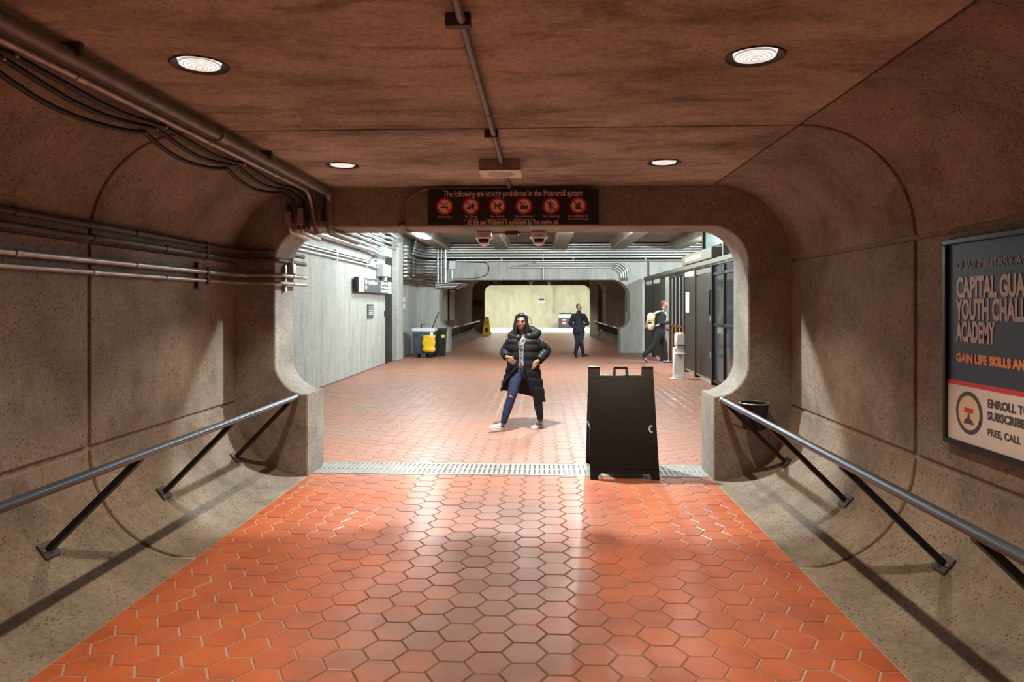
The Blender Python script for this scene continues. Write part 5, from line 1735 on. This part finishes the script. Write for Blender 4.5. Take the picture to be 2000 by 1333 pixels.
rings = []
NZ = 66
for i in range(NZ + 1):
    z = 1.245 - (1.245 - 0.44) * i / NZ
    _, cx_, a_, b_r, oL, oR = sec_at(z)
    q = abs(math.sin(PI * (1.245 - z) / 0.105))
    puff = 0.016 * (q ** 0.6) - 0.004
    kk = min(1.0, max(0.0, (0.95 - z) / 0.5))
    out_, in_ = [], []
    NA = 44
    for j in range(NA + 1):
        # angle measured from the front (-Y); start at the image-left edge, round the back
        th_ = R(-oL) - (R(360 - oL - oR)) * j / NA
        for lst, ra in ((out_, puff), (in_, -0.012)):
            edge = 1.0 if 2 < j < NA - 2 else 0.6
            x = (a_ + ra * edge) * math.sin(th_)
            y = -(b_r + ra * edge) * math.cos(th_)
            wv = 0.010 * kk * math.sin(5 * th_ + 1.0)
            zz = z - kk * x * 0.24
            lst.append((cx_ + x * (1 + wv), 9.215 + y * (1 + wv) + kk * 0.02, zz))
    rings.append(out_ + in_[::-1])
b = MB(); b.loft(rings)
coat = b.build('coat', 'coat', W1, smooth=True, angle=70)


def sleeve(pts, rad, parent, mat, name='sleeve', pitch=0.055, puff=0.010):
    pts = [Vector(p) for p in fillet(pts, 0.07, 6)]
    fine, rs_ = [], []
    cum = [0.0]
    for p, q in zip(pts[:-1], pts[1:]):
        cum.append(cum[-1] + (q - p).length)
    T = cum[-1]
    n = 46
    for i in range(n + 1):
        d = T * i / n
        k = max(j for j in range(len(cum)) if cum[j] <= d + 1e-9)
        k = min(k, len(pts) - 2)
        u = (d - cum[k]) / max(1e-9, cum[k + 1] - cum[k])
        fine.append(pts[k].lerp(pts[k + 1], u))
        f_ = i / n
        r_ = rad[0] + (rad[1] - rad[0]) * min(1, f_ * 2) if f_ < 0.5 else rad[1] + (rad[2] - rad[1]) * (f_ - 0.5) * 2
        rs_.append(r_ + puff * abs(math.sin(PI * d / pitch)) ** 0.6)
    b = MB(); b.tube(fine, rs_, 16)
    o = b.build(name, mat, parent, smooth=True, angle=75)
    o.location = (0, 0, 0)
    return o


sleeve([(-0.36, 9.225, 1.19), (-0.400, 9.225, 1.165), (-0.498, 9.285, 1.03), (-0.462, 9.10, 0.968)], (0.074, 0.064, 0.048), coat, 'coat')
sleeve([(-0.14, 9.225, 1.19), (-0.10, 9.225, 1.165), (0.072, 9.295, 1.05), (-0.042, 9.13, 0.925)], (0.076, 0.070, 0.050), coat, 'coat')
hd = []
for j in range(11):
    a = R(-62 + 304 * j / 10) + PI
    a = R(28 + 304 * j / 10)
    x, y = math.sin(a) * 0.150, -math.cos(a) * 0.125
    back = (1 - math.cos(a)) / 2
    hd.append(((-0.245 + x * (1.12 if x > 0 else 1.0), 9.235 + y + 0.02, 1.215 + 0.055 * back + (0.02 if x > 0 else 0)), (0.066, 0.060, 0.052 + 0.035 * back)))
hd += [((-0.07, 9.27, 1.29), (0.075, 0.08, 0.055)), ((-0.40, 9.24, 1.245), (0.05, 0.06, 0.045)), ((-0.16, 9.30, 1.33), (0.09, 0.07, 0.055))]
ho = blob('hood', hd, 'coat', coat, 0.012, 14); ho.location = (0, 0, 0)
b = MB()
zs_ = [1.20 - 0.075 * k for k in range(9)]
pl_ = []
for z in zs_:
    _, cx_, a_, b_r, oL, oR = sec_at(z)
    th_ = R(oR)
    kk = min(1.0, max(0.0, (0.95 - z) / 0.5))
    x = (a_ + 0.012) * math.sin(th_)
    pl_.append((cx_ + x, 9.215 - (b_r + 0.012) * math.cos(th_) + kk * 0.02, z - kk * x * 0.24))
b.tube(pl_, 0.006, 6); b.build('zip', 'frame_bronze', coat, smooth=True).location = (0, 0, 0)
b = MB(); b.box((0.045, 9.175, 1.145), (0.035, 0.012, 0.035), rot=Matrix.Rotation(0.5, 3, 'Y'), bev=0.004); b.build('arm_badge', 'frame_bronze', coat).location = (0, 0, 0)

shoe(W1, (-0.490, 9.085, 0.006), (-0.66, 8.955, 0.0), 0.20, 'shoe_white', 'shoe_white', 0.25, 'ink', 'sneaker')
shoe(W1, (0.000, 9.385, 0.0), (-0.115, 9.20, 0.0), 0.0, 'shoe_white', 'shoe_white', 0.25, 'ink', 'sneaker')

# ------------------------------------------------------------------ woman in navy, further back
W2 = empty('person', (1.18, 22.1, 0)); tag(W2, 'person in a dark navy jacket and black trousers walking with hands in pockets', 'person')
cx2, y2 = 1.18, 22.1
hp, HW, hrot = head_parts((cx2 + 0.01, y2, 1.585), R(28), 1.02)
wl, wr = (cx2 - 0.12, y2 - 0.08, 0.95), (cx2 + 0.12, y2 - 0.08, 0.95)
bp_ = hp + [((cx2, y2 + 0.03, 1.35), 0.055, (cx2 + 0.005, y2 + 0.015, 1.50), 0.05), ((cx2, y2, 0.93), 0.13, (cx2, y2, 1.25), 0.12), ((cx2 - 0.15, y2, 1.33), 0.05, (cx2 + 0.15, y2, 1.33), 0.05),
            ((cx2 - 0.17, y2, 1.32), 0.05, (cx2 - 0.27, y2 + 0.05, 1.07), 0.042), ((cx2 - 0.27, y2 + 0.05, 1.07), 0.042, wl, 0.028), ((cx2 + 0.17, y2, 1.32), 0.05, (cx2 + 0.28, y2 + 0.05, 1.07), 0.042), ((cx2 + 0.28, y2 + 0.05, 1.07), 0.042, wr, 0.028),
            ((cx2 - 0.08, y2, 0.88), 0.09, (cx2 - 0.035, y2 - 0.02, 0.48), 0.055), ((cx2 - 0.035, y2 - 0.02, 0.48), 0.055, (cx2 - 0.10, y2 + 0.05, 0.10), 0.038), ((cx2 + 0.08, y2, 0.88), 0.09, (cx2 + 0.07, y2 - 0.08, 0.48), 0.055), ((cx2 + 0.07, y2 - 0.08, 0.48), 0.055, (cx2 + 0.13, y2 + 0.02, 0.14), 0.038)]
bp_ += hand(wl, (0.15, 0.1, -1), (-0.6, -0.7, 0), -1, 0.3) + hand(wr, (-0.15, 0.1, -1), (0.6, -0.7, 0), 1, 0.3)
blob('body', bp_, 'skin_pale', W2, 0.008, 2)
face_parts(W2, HW, hrot, 1.02)
blob('hair', [(HW(0, 0.034, 0.034), (0.083, 0.088, 0.086), hrot), (HW(0, 0.085, -0.02), (0.045, 0.045, 0.045), hrot)], 'hair', W2, 0.009, 2)
jk = blob('jacket', [((cx2, y2, 0.83), 0.165, (cx2, y2, 1.06), 0.160), ((cx2, y2, 1.06), 0.160, (cx2, y2, 1.24), 0.150), ((cx2 - 0.15, y2, 1.315), 0.078, (cx2 + 0.15, y2, 1.315), 0.078), ((cx2, y2 + 0.01, 1.34), 0.10, (cx2, y2 + 0.01, 1.42), 0.078),
            ((cx2 - 0.08, y2, 0.80), 0.12, (cx2 + 0.08, y2, 0.80), 0.12),
            ((cx2 - 0.17, y2, 1.315), 0.076, (cx2 - 0.275, y2 + 0.05, 1.07), 0.066), ((cx2 - 0.275, y2 + 0.05, 1.07), 0.066, (cx2 - 0.13, y2 - 0.10, 0.96), 0.058), ((cx2 + 0.17, y2, 1.315), 0.076, (cx2 + 0.285, y2 + 0.05, 1.07), 0.066), ((cx2 + 0.285, y2 + 0.05, 1.07), 0.066, (cx2 + 0.14, y2 - 0.10, 0.97), 0.058)], 'navy', W2, 0.011, 3)
b = MB(); b.tube([(cx2 + 0.01, y2 - 0.165, 1.36), (cx2 + 0.01, y2 - 0.172, 1.10), (cx2 + 0.01, y2 - 0.176, 0.80)], 0.005, 6); b.build('zip', 'frame_bronze', jk).location = (0, 0, 0)
b = MB(); b.box((cx2 + 0.24, y2 - 0.155, 0.955), (0.10, 0.02, 0.05), bev=0.008); b.build('card', 'white_gloss', W2)
blob('trousers', [((cx2, y2, 0.86), 0.14, (cx2, y2, 0.94), 0.14), ((cx2 - 0.08, y2, 0.86), 0.108, (cx2 - 0.035, y2 - 0.02, 0.48), 0.075), ((cx2 - 0.035, y2 - 0.02, 0.48), 0.074, (cx2 - 0.10, y2 + 0.05, 0.13), 0.060), ((cx2 + 0.08, y2, 0.86), 0.108, (cx2 + 0.07, y2 - 0.08, 0.48), 0.075), ((cx2 + 0.07, y2 - 0.08, 0.48), 0.074, (cx2 + 0.13, y2 + 0.02, 0.16), 0.060)], 'navy', W2, 0.011, 3)
shoe(W2, (cx2 - 0.10, y2 + 0.10, 0.0), (cx2 - 0.07, y2 - 0.2, 0), 0.0, 'boot', 'boot', 0.26, None, 'shoe', 0.05)
shoe(W2, (cx2 + 0.12, y2 + 0.03, 0.006), (cx2 + 0.27, y2 - 0.1, 0), 0.16, 'boot', 'boot', 0.26, None, 'shoe', 0.05)

# ------------------------------------------------------------------ man with a backpack, walking to the right
MN = empty('person', (3.40, 19.9, 0)); tag(MN, 'person in dark clothes with a tan backpack walking right through the gate', 'person')
ym = 19.92
cm = 3.40
hp, HW, hrot = head_parts((cm + 0.11, ym, 1.685), R(88), 1.03)
wn = (cm + 0.25, ym - 0.17, 1.17)
wf = (cm + 0.14, ym + 0.22, 1.02)
bm_ = hp + [((cm + 0.03, ym, 1.44), 0.058, (cm + 0.09, ym, 1.60), 0.055), ((cm - 0.05, ym, 0.98), 0.135, (cm, ym, 1.30), 0.14), ((cm + 0.02, ym - 0.17, 1.42), 0.06, (cm + 0.02, ym + 0.17, 1.42), 0.06),
            ((cm + 0.02, ym - 0.20, 1.41), 0.055, (cm - 0.02, ym - 0.24, 1.14), 0.045), ((cm - 0.02, ym - 0.24, 1.14), 0.045, wn, 0.031), ((cm + 0.02, ym + 0.20, 1.41), 0.055, (cm - 0.02, ym + 0.24, 1.13), 0.045), ((cm - 0.02, ym + 0.24, 1.13), 0.045, wf, 0.031),
            ((cm - 0.05, ym - 0.08, 0.93), 0.10, (cm - 0.21, ym - 0.08, 0.52), 0.06), ((cm - 0.21, ym - 0.08, 0.52), 0.06, (cm - 0.52, ym - 0.08, 0.20), 0.042), ((cm - 0.03, ym + 0.09, 0.93), 0.10, (cm + 0.12, ym + 0.09, 0.52), 0.06), ((cm + 0.12, ym + 0.09, 0.52), 0.06, (cm + 0.15, ym + 0.09, 0.11), 0.042)]
bm_ += hand(wn, (0.9, -0.1, 0.1), (0, -0.6, 0.8), 1, 0.7, 1.08) + hand(wf, (0.8, 0, -0.5), (0, 0.9, 0.3), -1, 0.5, 1.08)
blob('body', bm_, 'skin_pale', MN, 0.008, 2)
face_parts(MN, HW, hrot, 1.03, 'hair_brown')
blob('hair', [(HW(0, 0.034, 0.036), (0.082, 0.084, 0.080), hrot), (HW(0, -0.02, 0.085), (0.062, 0.062, 0.036), hrot)], 'hair_brown', MN, 0.009, 2)
jk = blob('jacket', [((cm - 0.05, ym, 0.92), 0.165, (cm - 0.02, ym, 1.15), 0.158), ((cm - 0.02, ym, 1.15), 0.158, (cm, ym, 1.32), 0.165), ((cm + 0.02, ym - 0.17, 1.40), 0.085, (cm + 0.02, ym + 0.17, 1.40), 0.085), ((cm + 0.02, ym, 1.42), 0.095, (cm + 0.05, ym, 1.50), 0.075),
            ((cm + 0.02, ym - 0.20, 1.395), 0.078, (cm - 0.02, ym - 0.245, 1.14), 0.066), ((cm - 0.02, ym - 0.245, 1.14), 0.066, (cm + 0.20, ym - 0.18, 1.165), 0.050), ((cm + 0.02, ym + 0.20, 1.395), 0.078, (cm - 0.02, ym + 0.245, 1.13), 0.066), ((cm - 0.02, ym + 0.245, 1.13), 0.066, (cm + 0.10, ym + 0.225, 1.04), 0.050)], 'navy', MN, 0.011, 3)
b = MB(); b.tube([(cm + 0.12, ym - 0.08, 1.46), (cm + 0.175, ym - 0.06, 1.25), (cm + 0.16, ym - 0.055, 0.98)], 0.012, 8); b.build('lanyard', 'white_plastic', jk, smooth=True).location = (0, 0, 0)
b = MB(); b.tube([(cm + 0.05, ym - 0.09, 1.50), (cm + 0.10, ym, 1.48), (cm + 0.05, ym + 0.09, 1.50)], 0.02, 8); b.build('collar', 'white_plastic', jk, smooth=True).location = (0, 0, 0)
blob('trousers', [((cm - 0.05, ym, 0.90), 0.15, (cm - 0.05, ym, 0.98), 0.15), ((cm - 0.05, ym - 0.08, 0.90), 0.125, (cm - 0.21, ym - 0.08, 0.52), 0.092), ((cm - 0.21, ym - 0.08, 0.52), 0.09, (cm - 0.50, ym - 0.08, 0.22), 0.070), ((cm - 0.03, ym + 0.09, 0.90), 0.125, (cm + 0.12, ym + 0.09, 0.52), 0.092), ((cm + 0.12, ym + 0.09, 0.52), 0.09, (cm + 0.15, ym + 0.09, 0.13), 0.075)], 'dark_cloth', MN, 0.011, 3)
shoe(MN, (cm - 0.60, ym - 0.08, 0.175), (cm - 0.3, ym - 0.08, 0), -0.62, 'shoe_grey', 'boot', 0.28, None, 'shoe')
shoe(MN, (cm + 0.10, ym + 0.09, 0.0), (cm + 0.4, ym + 0.07, 0), 0.0, 'shoe_grey', 'boot', 0.28, None, 'shoe')
BP = empty('backpack', (cm - 0.30, ym, 1.0)); tag(BP, "tan and brown backpack on the dark-clothed walker's back", 'backpack')
bo = blob('bag', [((cm - 0.29, ym - 0.08, 1.06), 0.115, (cm - 0.27, ym - 0.07, 1.34), 0.11), ((cm - 0.29, ym + 0.08, 1.06), 0.115, (cm - 0.27, ym + 0.07, 1.34), 0.11), ((cm - 0.24, ym - 0.10, 1.36), 0.075, (cm - 0.24, ym + 0.10, 1.36), 0.075)], 'pack', BP, 0.011, 4)
blob('pocket', [((cm - 0.37, ym - 0.08, 1.05), 0.075, (cm - 0.37, ym + 0.08, 1.05), 0.075), ((cm - 0.37, ym - 0.07, 1.14), 0.06, (cm - 0.37, ym + 0.07, 1.14), 0.06)], 'pack_dark', BP, 0.011, 3)
for q in (-1, 1):
    b = MB(); b.tube(fillet([(cm - 0.20, ym + q * 0.13, 1.40), (cm - 0.02, ym + q * 0.135, 1.505), (cm + 0.145, ym + q * 0.13, 1.40), (cm + 0.13, ym + q * 0.15, 1.20), (cm - 0.18, ym + q * 0.17, 1.06)], 0.08), 0.022, 8, sx=1.3); b.build('strap', 'pack', BP, smooth=True)
b = MB(); b.box((cm - 0.33, ym - 0.17, 1.16), (0.12, 0.06, 0.05), bev=0.015); b.build('buckle_band', 'navy', BP)
b = MB(); b.box((cm - 0.31, ym - 0.175, 1.235), (0.16, 0.04, 0.05), bev=0.015); b.build('yellow_band', plain('ochre_band', (0.55, 0.32, 0.04), 0.7), BP)
